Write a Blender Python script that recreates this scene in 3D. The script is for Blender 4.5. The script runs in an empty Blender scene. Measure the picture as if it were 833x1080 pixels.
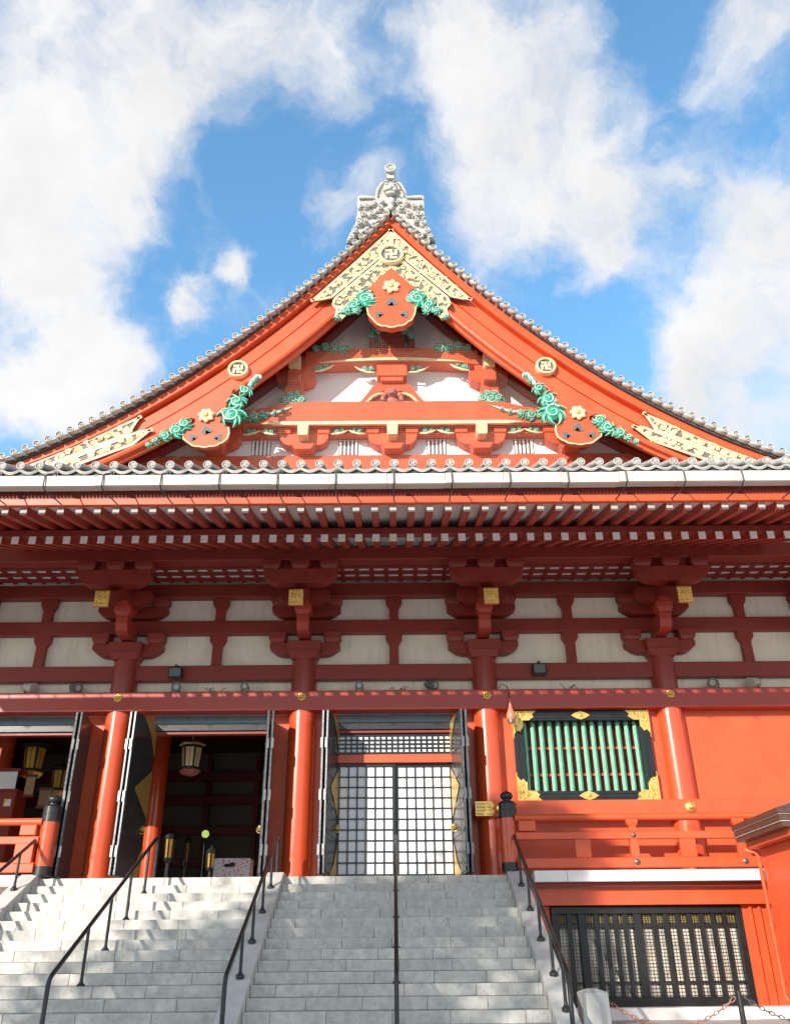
import bpy, bmesh, math, random
from mathutils import Vector, Matrix, noise
R = math.radians
PI = math.pi
rnd = random.Random(11)
scene = bpy.context.scene
COL = scene.collection

# ------------------------------------------------------------------ materials
def lin(c):
    return tuple(((v / 12.92) if v <= 0.04045 else ((v + 0.055) / 1.055) ** 2.4) for v in c)

def mat(name, base, rough=0.6, var=0.12, scale=6.0, metal=0.0, coat=0.0, bump=0.0, bscale=40.0,
        spec=0.5, island=0.0, emit=None, streak=0.0, dirt=None, dirt_amt=0.0, stretch=(1, 1, 1)):
    m = bpy.data.materials.new(name)
    m.use_nodes = True
    nt = m.node_tree
    N, L = nt.nodes, nt.links
    b = N['Principled BSDF']
    b.inputs['Roughness'].default_value = rough
    b.inputs['Metallic'].default_value = metal
    b.inputs['Coat Weight'].default_value = coat
    b.inputs['Coat Roughness'].default_value = 0.12
    b.inputs['Specular IOR Level'].default_value = spec
    tc = N.new('ShaderNodeTexCoord')
    mp = N.new('ShaderNodeMapping'); mp.inputs['Scale'].default_value = stretch
    L.new(tc.outputs['Object'], mp.inputs['Vector'])
    nz = N.new('ShaderNodeTexNoise'); nz.inputs['Scale'].default_value = scale
    nz.inputs['Detail'].default_value = 6; nz.inputs['Roughness'].default_value = 0.62
    L.new(mp.outputs['Vector'], nz.inputs['Vector'])
    mr = N.new('ShaderNodeMapRange')
    mr.inputs['From Min'].default_value = 0.3; mr.inputs['From Max'].default_value = 0.7
    mr.inputs['To Min'].default_value = 1 - var; mr.inputs['To Max'].default_value = 1 + var
    L.new(nz.outputs['Fac'], mr.inputs['Value'])
    val = mr.outputs['Result']
    if island:
        gi = N.new('ShaderNodeNewGeometry')
        mi = N.new('ShaderNodeMapRange')
        mi.inputs['To Min'].default_value = 1 - island; mi.inputs['To Max'].default_value = 1 + island
        L.new(gi.outputs['Random Per Island'], mi.inputs['Value'])
        mu = N.new('ShaderNodeMath'); mu.operation = 'MULTIPLY'
        L.new(val, mu.inputs[0]); L.new(mi.outputs['Result'], mu.inputs[1])
        val = mu.outputs[0]
    vm = N.new('ShaderNodeVectorMath'); vm.operation = 'SCALE'
    vm.inputs[0].default_value = base[:3]
    L.new(val, vm.inputs['Scale'])
    colout = vm.outputs['Vector']
    if dirt is not None:
        n2 = N.new('ShaderNodeTexNoise'); n2.inputs['Scale'].default_value = 2.3
        n2.inputs['Detail'].default_value = 8; n2.inputs['Roughness'].default_value = 0.7
        mp2 = N.new('ShaderNodeMapping'); mp2.inputs['Scale'].default_value = (3 * streak, 3, 0.6 * streak * streak * streak) if streak else (1, 1, 1)
        L.new(tc.outputs['Object'], mp2.inputs['Vector']); L.new(mp2.outputs['Vector'], n2.inputs['Vector'])
        m2 = N.new('ShaderNodeMapRange')
        m2.inputs['From Min'].default_value = 0.5; m2.inputs['From Max'].default_value = 0.75
        m2.inputs['To Max'].default_value = dirt_amt
        L.new(n2.outputs['Fac'], m2.inputs['Value'])
        mx = N.new('ShaderNodeMix'); mx.data_type = 'RGBA'
        L.new(m2.outputs['Result'], mx.inputs['Factor'])
        L.new(colout, mx.inputs['A']); mx.inputs['B'].default_value = (*dirt, 1)
        colout = mx.outputs['Result']
    L.new(colout, b.inputs['Base Color'])
    rr = N.new('ShaderNodeMapRange')
    rr.inputs['From Min'].default_value = 0.3; rr.inputs['From Max'].default_value = 0.7
    rr.inputs['To Min'].default_value = max(0.02, rough - 0.08); rr.inputs['To Max'].default_value = min(1, rough + 0.08)
    L.new(nz.outputs['Fac'], rr.inputs['Value']); L.new(rr.outputs['Result'], b.inputs['Roughness'])
    if bump:
        nb = N.new('ShaderNodeTexNoise'); nb.inputs['Scale'].default_value = bscale
        nb.inputs['Detail'].default_value = 5
        L.new(mp.outputs['Vector'], nb.inputs['Vector'])
        bp = N.new('ShaderNodeBump'); bp.inputs['Strength'].default_value = bump; bp.inputs['Distance'].default_value = 0.02
        L.new(nb.outputs['Fac'], bp.inputs['Height']); L.new(bp.outputs['Normal'], b.inputs['Normal'])
    if emit:
        b.inputs['Emission Color'].default_value = (*emit[0], 1)
        b.inputs['Emission Strength'].default_value = emit[1]
    return m

M = {}
M['red'] = mat('vermilion_lacquer', (0.66, 0.092, 0.026), 0.45, 0.10, 1.6, coat=0.1, bump=0.03, bscale=25, island=0.03,
               dirt=(0.43, 0.048, 0.017), dirt_amt=0.42)
M['red_beam'] = mat('beam_vermilion_shaded', (0.40, 0.046, 0.026), 0.4, 0.08, 3.0, coat=0.15, bump=0.03, bscale=25)  # column red darkened, eave shade put into the colour
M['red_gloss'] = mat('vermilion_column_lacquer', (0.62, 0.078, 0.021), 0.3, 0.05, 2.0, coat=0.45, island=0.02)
M['red_gloss_shaded'] = mat('column_lacquer_shaded', (0.27, 0.030, 0.018), 0.35, 0.06, 2.0, coat=0.3)  # same lacquer as the column below, with eave shade in its colour
M['red_rafter'] = mat('rafter_red_bounce_lit', (0.40, 0.050, 0.026), 0.5, 0.12, 3.0, coat=0.1, bump=0.05, bscale=20, island=0.08)  # eave timber red raised, bounced light put into the colour
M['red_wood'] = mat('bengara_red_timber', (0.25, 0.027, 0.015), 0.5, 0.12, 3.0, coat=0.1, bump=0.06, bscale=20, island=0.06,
                    dirt=(0.13, 0.014, 0.009), dirt_amt=0.4, stretch=(1, 1, 1))
M['red_dark'] = mat('deep_red_timber', (0.15, 0.016, 0.011), 0.55, 0.12, 4.0, bump=0.05)
M['cream'] = mat('rafter_end_white_dimmed', (0.40, 0.38, 0.35), 0.7, 0.06, 12, island=0.05, dirt=(0.5, 0.45, 0.38), dirt_amt=0.3)  # white end paint dimmed in colour to offset sun on the flying rafters
M['cream_shade'] = mat('rafter_end_white_lifted', (0.80, 0.755, 0.69), 0.7, 0.06, 12, island=0.05)  # same white paint, lifted in colour to offset the deep eave shade
M['plaster'] = mat('white_plaster', (0.84, 0.745, 0.61), 0.85, 0.05, 1.5, bump=0.05, bscale=30, dirt=(0.52, 0.43, 0.32), dirt_amt=0.5, streak=1)
M['plaster_white'] = mat('bright_white_plaster', (0.84, 0.83, 0.81), 0.85, 0.03, 2.0, dirt=(0.7, 0.68, 0.64), dirt_amt=0.3)
M['tile'] = mat('grey_roof_tile', (0.40, 0.38, 0.36), 0.5, 0.25, 7, bump=0.15, bscale=30, island=0.18, dirt=(0.14, 0.13, 0.12), dirt_amt=0.5)
M['tile_light'] = mat('pale_tile_rim', (0.47, 0.445, 0.41), 0.6, 0.18, 9, island=0.12, dirt=(0.2, 0.19, 0.175), dirt_amt=0.55)
M['tile_dark'] = mat('dark_tile_underside', (0.075, 0.075, 0.08), 0.7, 0.2, 5)
M['gutter'] = mat('cream_gutter_metal', (0.58, 0.525, 0.46), 0.45, 0.06, 1.2, island=0.06, dirt=(0.40, 0.33, 0.27), dirt_amt=0.5, streak=1)
M['black'] = mat('black_lacquer', (0.016, 0.018, 0.02), 0.35, 0.2, 5, coat=0.05, spec=0.35)
M['black_door'] = mat('black_lacquered_door', (0.028, 0.032, 0.034), 0.42, 0.25, 4, coat=0.35)
M['black_iron'] = mat('black_painted_iron', (0.022, 0.022, 0.024), 0.35, 0.3, 14, bump=0.05)
M['steel_wire'] = mat('dark_wire', (0.06, 0.06, 0.06), 0.5, 0.2, 8)
M['gold'] = mat('gilt_metal', (0.83, 0.55, 0.16), 0.38, 0.15, 14, metal=0.75, bump=0.25, bscale=45, dirt=(0.4, 0.22, 0.05), dirt_amt=0.45)
M['gold_pale'] = mat('pale_gilt', (0.86, 0.68, 0.38), 0.45, 0.14, 10, metal=0.12, bump=0.12, bscale=35)
M['gold_back'] = mat('dark_filigree_ground', (0.15, 0.13, 0.11), 0.6, 0.3, 16)
M['slate'] = mat('slate_inlay', (0.12, 0.12, 0.125), 0.6, 0.2, 10)
M['green'] = mat('verdigris_green_paint', (0.012, 0.30, 0.17), 0.5, 0.22, 6, bump=0.1, dirt=(0.01, 0.14, 0.09), dirt_amt=0.6)
M['mint'] = mat('mint_white_edge_paint', (0.50, 0.72, 0.62), 0.55, 0.12, 9)
M['green_bar'] = mat('green_window_bar_paint', (0.20, 0.50, 0.33), 0.5, 0.3, 7, island=0.06, dirt=(0.03, 0.30, 0.16), dirt_amt=0.6, stretch=(3, 3, 1))
M['pink_skin'] = mat('faded_red_carving', (0.42, 0.13, 0.10), 0.6, 0.3, 9)
M['stone'] = mat('granite_step', (0.545, 0.52, 0.48), 0.8, 0.18, 6, bump=0.35, bscale=70, island=0.06,
                 dirt=(0.27, 0.25, 0.215), dirt_amt=0.6, streak=2)
M['stone_smooth'] = mat('granite_cheek', (0.57, 0.55, 0.52), 0.75, 0.10, 4, bump=0.15, bscale=90, dirt=(0.42, 0.40, 0.37), dirt_amt=0.4)
M['stone_white'] = mat('white_edging_stone', (0.80, 0.79, 0.77), 0.7, 0.05, 4, island=0.04)
M['mortar'] = mat('dark_step_joint', (0.22, 0.21, 0.20), 0.9, 0.2, 12)
M['paving'] = mat('pale_plaza_paving', (0.46, 0.44, 0.41), 0.8, 0.12, 2.2, bump=0.15, bscale=50, dirt=(0.33, 0.32, 0.3), dirt_amt=0.4)
M['blue_grey'] = mat('lintel_lacquer_sheen', (0.10, 0.135, 0.16), 0.3, 0.15, 3, coat=0.2)  # black lacquer door head, its reflection put into the colour
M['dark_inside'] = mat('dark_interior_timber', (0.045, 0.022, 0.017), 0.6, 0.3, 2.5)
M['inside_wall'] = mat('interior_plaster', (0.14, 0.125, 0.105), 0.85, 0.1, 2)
M['lantern_gold'] = mat('lantern_gold', (0.62, 0.38, 0.05), 0.35, 0.2, 14, metal=0.4)
M['paper_lamp'] = mat('lit_green_lamp', (0.5, 0.7, 0.2), 0.5, 0.05, 4, emit=((0.45, 0.72, 0.12), .34))
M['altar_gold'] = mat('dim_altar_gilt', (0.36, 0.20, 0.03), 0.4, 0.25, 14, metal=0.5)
M['screen_grey'] = mat('brownish_mesh_wood', (0.58, 0.53, 0.45), 0.7, 0.2, 5, island=0.15, dirt=(0.52, 0.26, 0.10), dirt_amt=0.6)
M['window_dark'] = mat('dark_red_window_back', (0.14, 0.022, 0.014), 0.4, 0.3, 3)
M['fitting_grey'] = mat('grey_green_fixture', (0.12, 0.145, 0.13), 0.5, 0.15, 12)
M['fitting_cream'] = mat('cream_fixture', (0.48, 0.42, 0.34), 0.5, 0.1, 10)
M['coral'] = mat('coral_plastic', (0.80, 0.22, 0.14), 0.4, 0.06, 10)
M['bronze'] = mat('copper_sheet_fascia', (0.11, 0.05, 0.035), 0.4, 0.3, 8, metal=0.3, stretch=(1, 1, 3))
M['white_line'] = mat('pale_strip', (0.62, 0.56, 0.50), 0.5, 0.08, 6)
M['net'] = mat('bird_net_cord', (0.36, 0.28, 0.22), 0.8, 0.1, 4)
M['bark'] = mat('tree_bark', (0.09, 0.065, 0.045), 0.9, 0.3, 6, bump=0.5)
M['leaf'] = mat('tree_leaf', (0.045, 0.085, 0.022), 0.6, 0.3, 3, island=0.35)
M['white_label'] = mat('white_paper', (0.8, 0.79, 0.76), 0.8, 0.04, 6)
M['yellow'] = mat('yellow_sticker', (0.8, 0.6, 0.05), 0.6, 0.05, 6)
M['steel'] = mat('grey_bolt', (0.16, 0.15, 0.14), 0.45, 0.2, 10, metal=0.6)
M['chain_rust'] = mat('worn_red_chain', (0.36, 0.16, 0.11), 0.6, 0.3, 30)

def pattern_cloth():
    m = bpy.data.materials.new('red_white_pattern_cloth'); m.use_nodes = True
    N, L = m.node_tree.nodes, m.node_tree.links
    b = N['Principled BSDF']; b.inputs['Roughness'].default_value = 0.8
    tc = N.new('ShaderNodeTexCoord'); v = N.new('ShaderNodeTexVoronoi'); v.inputs['Scale'].default_value = 15
    L.new(tc.outputs['Object'], v.inputs['Vector'])
    cr = N.new('ShaderNodeValToRGB')
    e = cr.color_ramp.elements
    e[0].position = 0.0; e[0].color = (0.55, 0.04, 0.08, 1)
    e[1].position = 0.5; e[1].color = (0.8, 0.72, 0.72, 1)
    x = e.new(0.25); x.color = (0.72, 0.2, 0.25, 1)
    x = e.new(0.8); x.color = (0.4, 0.5, 0.7, 1)
    L.new(v.outputs['Distance'], cr.inputs['Fac']); L.new(cr.outputs['Color'], b.inputs['Base Color'])
    return m
M['cloth'] = pattern_cloth()

def glass_paper():
    # bright paper / frosted pane behind the lattice
    return mat('white_lattice_paper', (0.84, 0.83, 0.85), 0.85, 0.02, 1.5, island=0.03, spec=0.15)
M['paper'] = glass_paper()

# ------------------------------------------------------------------ mesh builder
class MB:
    def __init__(s):
        s.v = []; s.f = []; s.m = []; s.sm = []
    def add(s, vs, fs, m=0, smooth=False):
        o = len(s.v); s.v.extend([tuple(p) for p in vs])
        for f in fs:
            s.f.append(tuple(i + o for i in f)); s.m.append(m); s.sm.append(smooth)
        return s
    def hexa(s, p, m=0):
        return s.add(p, [(0, 3, 2, 1), (4, 5, 6, 7), (0, 1, 5, 4), (1, 2, 6, 5), (2, 3, 7, 6), (3, 0, 4, 7)], m)
    def box(s, x0, x1, y0, y1, z0, z1, m=0):
        return s.hexa([(x0, y0, z0), (x1, y0, z0), (x1, y1, z0), (x0, y1, z0),
                       (x0, y0, z1), (x1, y0, z1), (x1, y1, z1), (x0, y1, z1)], m)
    def frust(s, cx, cy, z0, z1, w0, d0, w1, d1, m=0):
        a, b, c, d = w0 / 2, d0 / 2, w1 / 2, d1 / 2
        return s.hexa([(cx - a, cy - b, z0), (cx + a, cy - b, z0), (cx + a, cy + b, z0), (cx - a, cy + b, z0),
                       (cx - c, cy - d, z1), (cx + c, cy - d, z1), (cx + c, cy + d, z1), (cx - c, cy + d, z1)], m)
    def prism(s, poly, y0, y1, m=0, mf=None, axis='Y'):
        n = len(poly)
        if axis == 'Y':
            vs = [(x, y0, z) for x, z in poly] + [(x, y1, z) for x, z in poly]
        else:
            vs = [(y0, x, z) for x, z in poly] + [(y1, x, z) for x, z in poly]
        s.add(vs, [(i, (i + 1) % n, (i + 1) % n + n, i + n) for i in range(n)], m)
        s.add(vs, [tuple(range(n))], m if mf is None else mf)
        s.add(vs, [tuple(range(2 * n - 1, n - 1, -1))], m)
        return s
    def cyl(s, p0, p1, r0, r1=None, n=12, m=0, caps=True, mcap=None, smooth=True):
        r1 = r0 if r1 is None else r1
        p0, p1 = Vector(p0), Vector(p1); d = (p1 - p0).normalized()
        a = d.orthogonal().normalized(); b = d.cross(a)
        vs = []
        for p, r in ((p0, r0), (p1, r1)):
            for i in range(n):
                t = 2 * PI * i / n
                vs.append(p + a * (r * math.cos(t)) + b * (r * math.sin(t)))
        s.add(vs, [(i, (i + 1) % n, n + (i + 1) % n, n + i) for i in range(n)], m, smooth)
        if caps:
            mc = m if mcap is None else mcap
            s.add(vs[:n], [tuple(range(n - 1, -1, -1))], mc)
            s.add(vs[n:], [tuple(range(n))], mc)
        return s
    def lathe(s, c, prof, n=20, m=0, smooth=True):
        vs = []
        for r, z in prof:
            for i in range(n):
                t = 2 * PI * i / n
                vs.append((c[0] + r * math.cos(t), c[1] + r * math.sin(t), c[2] + z))
        fs = [(k * n + i, k * n + (i + 1) % n, (k + 1) * n + (i + 1) % n, (k + 1) * n + i)
              for k in range(len(prof) - 1) for i in range(n)]
        s.add(vs, fs, m, smooth)
        s.add(vs, [tuple(range(n - 1, -1, -1)), tuple(range((len(prof) - 1) * n, len(prof) * n))], m)
        return s
    def tube(s, pts, r, n=6, m=0, smooth=True, closed=False):
        pts = [Vector(p) for p in pts]; k = len(pts)
        rs = r if isinstance(r, (list, tuple)) else [r] * k
        vs = []; prev = None
        for i, p in enumerate(pts):
            d = (pts[(i + 1) % k] - pts[i - 1]) if closed else (pts[min(i + 1, k - 1)] - pts[max(i - 1, 0)])
            d.normalize()
            if prev is None: a = d.orthogonal().normalized()
            else:
                a = prev - d * prev.dot(d)
                a = a.normalized() if a.length > 1e-6 else d.orthogonal().normalized()
            prev = a; b = d.cross(a)
            for j in range(n):
                t = 2 * PI * j / n
                vs.append(p + a * (rs[i] * math.cos(t)) + b * (rs[i] * math.sin(t)))
        rng = range(k) if closed else range(k - 1)
        s.add(vs, [(i * n + j, i * n + (j + 1) % n, ((i + 1) % k) * n + (j + 1) % n, ((i + 1) % k) * n + j)
                   for i in rng for j in range(n)], m, smooth)
        if not closed:
            s.add(vs, [tuple(range(n - 1, -1, -1)), tuple(range((k - 1) * n, k * n))], m)
        return s
    def ell(s, c, rx, ry, rz, rot=0.0, m=0, nu=10, nv=6):
        vs = []; ca, sa = math.cos(rot), math.sin(rot)
        for j in range(nv + 1):
            ph = -PI / 2 + PI * j / nv
            for i in range(nu):
                t = 2 * PI * i / nu
                x = rx * math.cos(ph) * math.cos(t); y = ry * math.cos(ph) * math.sin(t); z = rz * math.sin(ph)
                vs.append((c[0] + x * ca - z * sa, c[1] + y, c[2] + x * sa + z * ca))
        s.add(vs, [(j * nu + i, j * nu + (i + 1) % nu, (j + 1) * nu + (i + 1) % nu, (j + 1) * nu + i)
                   for j in range(nv) for i in range(nu)], m, True)
        return s
    def build(s, name, mats, parent=None, bevel=0.0, seg=1, at=None, loc=None):
        me = bpy.data.meshes.new(name)
        me.from_pydata(s.v, [], s.f)
        mats = mats if isinstance(mats, (list, tuple)) else [mats]
        for k in mats: me.materials.append(M[k] if isinstance(k, str) else k)
        me.polygons.foreach_set('material_index', s.m)
        me.polygons.foreach_set('use_smooth', s.sm)
        bm = bmesh.new(); bm.from_mesh(me)
        bmesh.ops.recalc_face_normals(bm, faces=bm.faces)
        bm.to_mesh(me); bm.free()
        if any(s.sm): me.set_sharp_from_angle(angle=R(40))
        me.update()
        o = bpy.data.objects.new(name, me); COL.objects.link(o)
        if bevel:
            md = o.modifiers.new('edge', 'BEVEL'); md.width = bevel; md.segments = seg
            md.limit_method = 'ANGLE'; md.angle_limit = R(35)
        if loc is not None: o.location = loc
        if parent is not None: attach(o, parent)
        return o

def world_loc(o):
    p = Vector(o.location)
    if o.parent is not None:
        p = world_mat(o).translation
    return p
def world_mat(o):
    b = o.matrix_basis.copy()
    if o.parent is None: return b
    return world_mat(o.parent) @ o.matrix_parent_inverse @ b
def attach(o, parent):
    o.parent = parent
    o.matrix_parent_inverse = world_mat(parent).inverted()

def tag(o, label=None, cat=None, group=None, kind=None):
    if label: o['label'] = label
    if cat: o['category'] = cat
    if group: o['group'] = group
    if kind: o['kind'] = kind
    return o
def empty(name, loc, label, cat, group=None):
    o = bpy.data.objects.new(name, None); COL.objects.link(o); o.location = loc
    o.empty_display_size = 0.2
    return tag(o, label, cat, group)
def kids(o): return [c for c in bpy.data.objects if c.parent == o]
def copy_tree(o, parent=None, offset=(0, 0, 0)):
    c = o.copy(); COL.objects.link(c)
    if parent is not None:
        inv = o.matrix_parent_inverse.copy()
        c.parent = parent; c.matrix_parent_inverse = inv
    c.location = Vector(o.location) + Vector(offset)
    for k in kids(o):
        copy_tree(k, c)
    return c
def copy_part(o, offset):
    """copy of a part below the same thing, moved by offset, with its sub-parts"""
    return copy_tree(o, o.parent, offset)

# ------------------------------------------------------------------ ornament helpers
def manji(mb, cx, cz, y0, y1, s, w, m=0, rot=0.0):
    """left-facing temple emblem drawn from bars, size s (half extent), bar width w"""
    h = w / 2
    bars = [(-h, h, -s, s), (-s, -h, -h, h), (h, s, -h, h),
            (-s, -h, s - w, s), (s - w, s, h, s), (h, s, -s, -s + w), (-s, -s + w, -s, -h)]
    for a, b, c, d in bars:
        mb.box(cx + a, cx + b, y0, y1, cz + c, cz + d, m)

def ringdisc(mb, cx, cz, y0, y1, r_out, r_in, m=0, n=24):
    """flat ring facing -Y"""
    vs = []
    for y, r in ((y1, r_out), (y0 + 0.3 * (y1 - y0), r_out), (y0, (r_out * 0.75 + r_in * 0.25)), (y0, (r_in * 0.75 + r_out * .25)), (y0 + .5 * (y1 - y0), r_in)):
        for i in range(n):
            t = 2 * PI * i / n
            vs.append((cx + r * math.cos(t), y, cz + r * math.sin(t)))
    mb.add(vs, [(k * n + i, k * n + (i + 1) % n, (k + 1) * n + (i + 1) % n, (k + 1) * n + i) for k in range(4) for i in range(n)], m, True)

def disc(mb, cx, cz, y, r, m=0, n=24):
    mb.add([(cx + r * math.cos(2 * PI * i / n), y, cz + r * math.sin(2 * PI * i / n)) for i in range(n)], [tuple(range(n))], m)

def spiral_pts(cx, cz, y, r, turns=1.6, a0=0.0, hand=1, n=22, tail=0.0):
    pts = []
    for i in range(n + 1):
        t = i / n
        a = a0 + hand * turns * 2 * PI * t
        rr = r * (1 - 0.86 * t)
        pts.append((cx + rr * math.cos(a), y - 0.02 * t, cz + rr * math.sin(a)))
    return pts

def scrollwork(mb, pts, y, mg=0, me=1, seed=1, depth=0.06, leaf=1.0):
    """carved foliage: scroll heads with curling leaf lobes, painted green with pale rims; pts = (x, z, r)"""
    rg = random.Random(seed)
    n_ = len(pts)
    for k, (x, z, r) in enumerate(pts):
        hand = 1 if (k % 2 == 0) else -1
        mb.ell((x, y, z), r, depth, r, 0, mg, 14, 6)
        a0 = rg.uniform(0, 2 * PI)
        mb.tube(spiral_pts(x, z, y - depth * 0.85, r * 0.92, 1.35, a0, hand, 20), [max(0.008, r * 0.10 * (1 - 0.5 * i / 20)) for i in range(21)], 5, me)
        q = pts[k + 1] if k + 1 < n_ else (2 * x - pts[k - 1][0], 2 * z - pts[k - 1][1], r)
        dirn = math.atan2(q[1] - z, q[0] - x)
        for j in range(7):                   # pointed leaves swept along the direction of growth, curling at the tip
            a = dirn + (-2.2 + 4.4 * j / 6) + rg.uniform(-.15, .15)
            L = r * rg.uniform(0.8, 1.15) * leaf
            crl = (.9 if j > 3 else -.9) * rg.uniform(.6, 1.2)
            p_ = []; q_ = []
            for i in range(6):
                t = i / 5
                aa = a + crl * t
                d0 = r * .62 + L * t
                cx_l, cz_l = x + math.cos(aa) * d0, z + math.sin(aa) * d0
                p_.append((cx_l, y - .01 + .02 * t, cz_l)); q_.append((cx_l, y - depth * .55 + .03 * t, cz_l))
            mb.tube(p_, [r * .20, r * .30, r * .28, r * .21, r * .12, .004], 7, mg)
            mb.tube([(u + .05 * r, w_ - r * .12, v) for (u, w_, v) in q_], [.002, r * .035, r * .045, r * .045, r * .03, .002], 5, me)

def outer(x):
    x = abs(x); return 20.16 - 1.3567 * x + 0.0512 * x * x
def inner(x):
    x = abs(x); return 18.30 - 1.333 * x + 0.0607 * x * x
def verge(x):
    x = abs(x); return 20.17 - 1.3164 * x + 0.0484 * x * x

# =================================================================== SETTING
FLOOR = 3.235
GZ = 0.68          # plaza level
gb = MB()
gb.add([(-900, -900, GZ), (900, -900, GZ), (900, 900, GZ), (-900, 900, GZ)], [(0, 1, 2, 3)])
tag(gb.build('ground', 'paving'), 'pale stone paved plaza in front of the temple stairs', None, kind='structure')

# =================================================================== HALL
hall = empty('temple_hall', (0, 20, GZ), 'vermilion temple hall with gilded triangular gable, grey tiled roof and open front doors', 'temple')
XE = 13.0

# --- plaster wall and beams
w = MB(); w.box(-XE, XE, 19.97, 20.15, 6.852, 10.3); w.build('upper_wall', 'plaster', hall)
def beam(name, x0, x1, y0, y1, z0, z1, m='red_wood', bv=0.02):
    b = MB(); b.box(x0, x1, y0, y1, z0, z1); return b.build(name, m, hall, bevel=bv, seg=2)
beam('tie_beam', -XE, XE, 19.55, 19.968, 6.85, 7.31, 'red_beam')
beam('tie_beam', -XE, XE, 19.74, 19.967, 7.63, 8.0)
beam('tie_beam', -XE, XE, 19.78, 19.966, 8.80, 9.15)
beam('tie_beam', -XE, XE, 19.70, 19.965, 9.74, 10.09)

# --- columns
COLX = [-10.7, -6.42, -2.15, 2.15, 6.42, 10.7]
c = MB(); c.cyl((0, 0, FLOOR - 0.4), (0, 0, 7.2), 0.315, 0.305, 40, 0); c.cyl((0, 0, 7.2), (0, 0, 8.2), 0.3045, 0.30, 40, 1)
col0 = c.build('column', ['red_gloss', 'red_gloss_shaded'], None, loc=(COLX[0], 19.86, 0)); attach(col0, hall)
for x in COLX[1:]:
    copy_part(col0, (x - COLX[0], 0, 0))

# --- rosettes
def rosette(x, y, z, r, name='gilt_rosette'):
    b = MB()
    for i in range(8):
        a = 2 * PI * i / 8
        b.ell((x + math.cos(a) * r * .62, y, z + math.sin(a) * r * .62), r * .36, 0.03, r * .3, a, 0, 8, 5)
    b.cyl((x, y + .02, z), (x, y - .005, z), r * .7, r * .6, 16, 1)
    b.ell((x, y - .01, z), r * .34, 0.045, r * .34, 0, 0, 10, 6)
    return b.build(name, ['gold', 'gold_back'], hall)
ros = rosette(COLX[0], 19.545, 7.165, 0.115)
for x in COLX[1:]:
    copy_part(ros, (x - COLX[0], 0, 0))

# --- struts between the columns
def strut_poly(w, z0, z1):
    h = w / 2; k = z1 - 0.26
    return [(-h * .62, z0), (h * .62, z0), (h * .62, k - .05), (h * .95, k + .05), (h * 1.1, k + .10), (h * 1.1, z1), (-h * 1.1, z1), (-h * 1.1, k + .10), (-h * .95, k + .05), (-h * .62, k - .05)]
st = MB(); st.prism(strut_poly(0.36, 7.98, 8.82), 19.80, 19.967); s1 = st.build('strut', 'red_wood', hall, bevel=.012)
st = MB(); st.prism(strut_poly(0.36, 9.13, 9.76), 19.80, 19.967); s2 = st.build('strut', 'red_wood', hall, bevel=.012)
for x in (-8.56, -4.285, 4.285, 8.56):
    copy_part(s1, (x, 0, 0)); copy_part(s2, (x, 0, 0))

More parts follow.
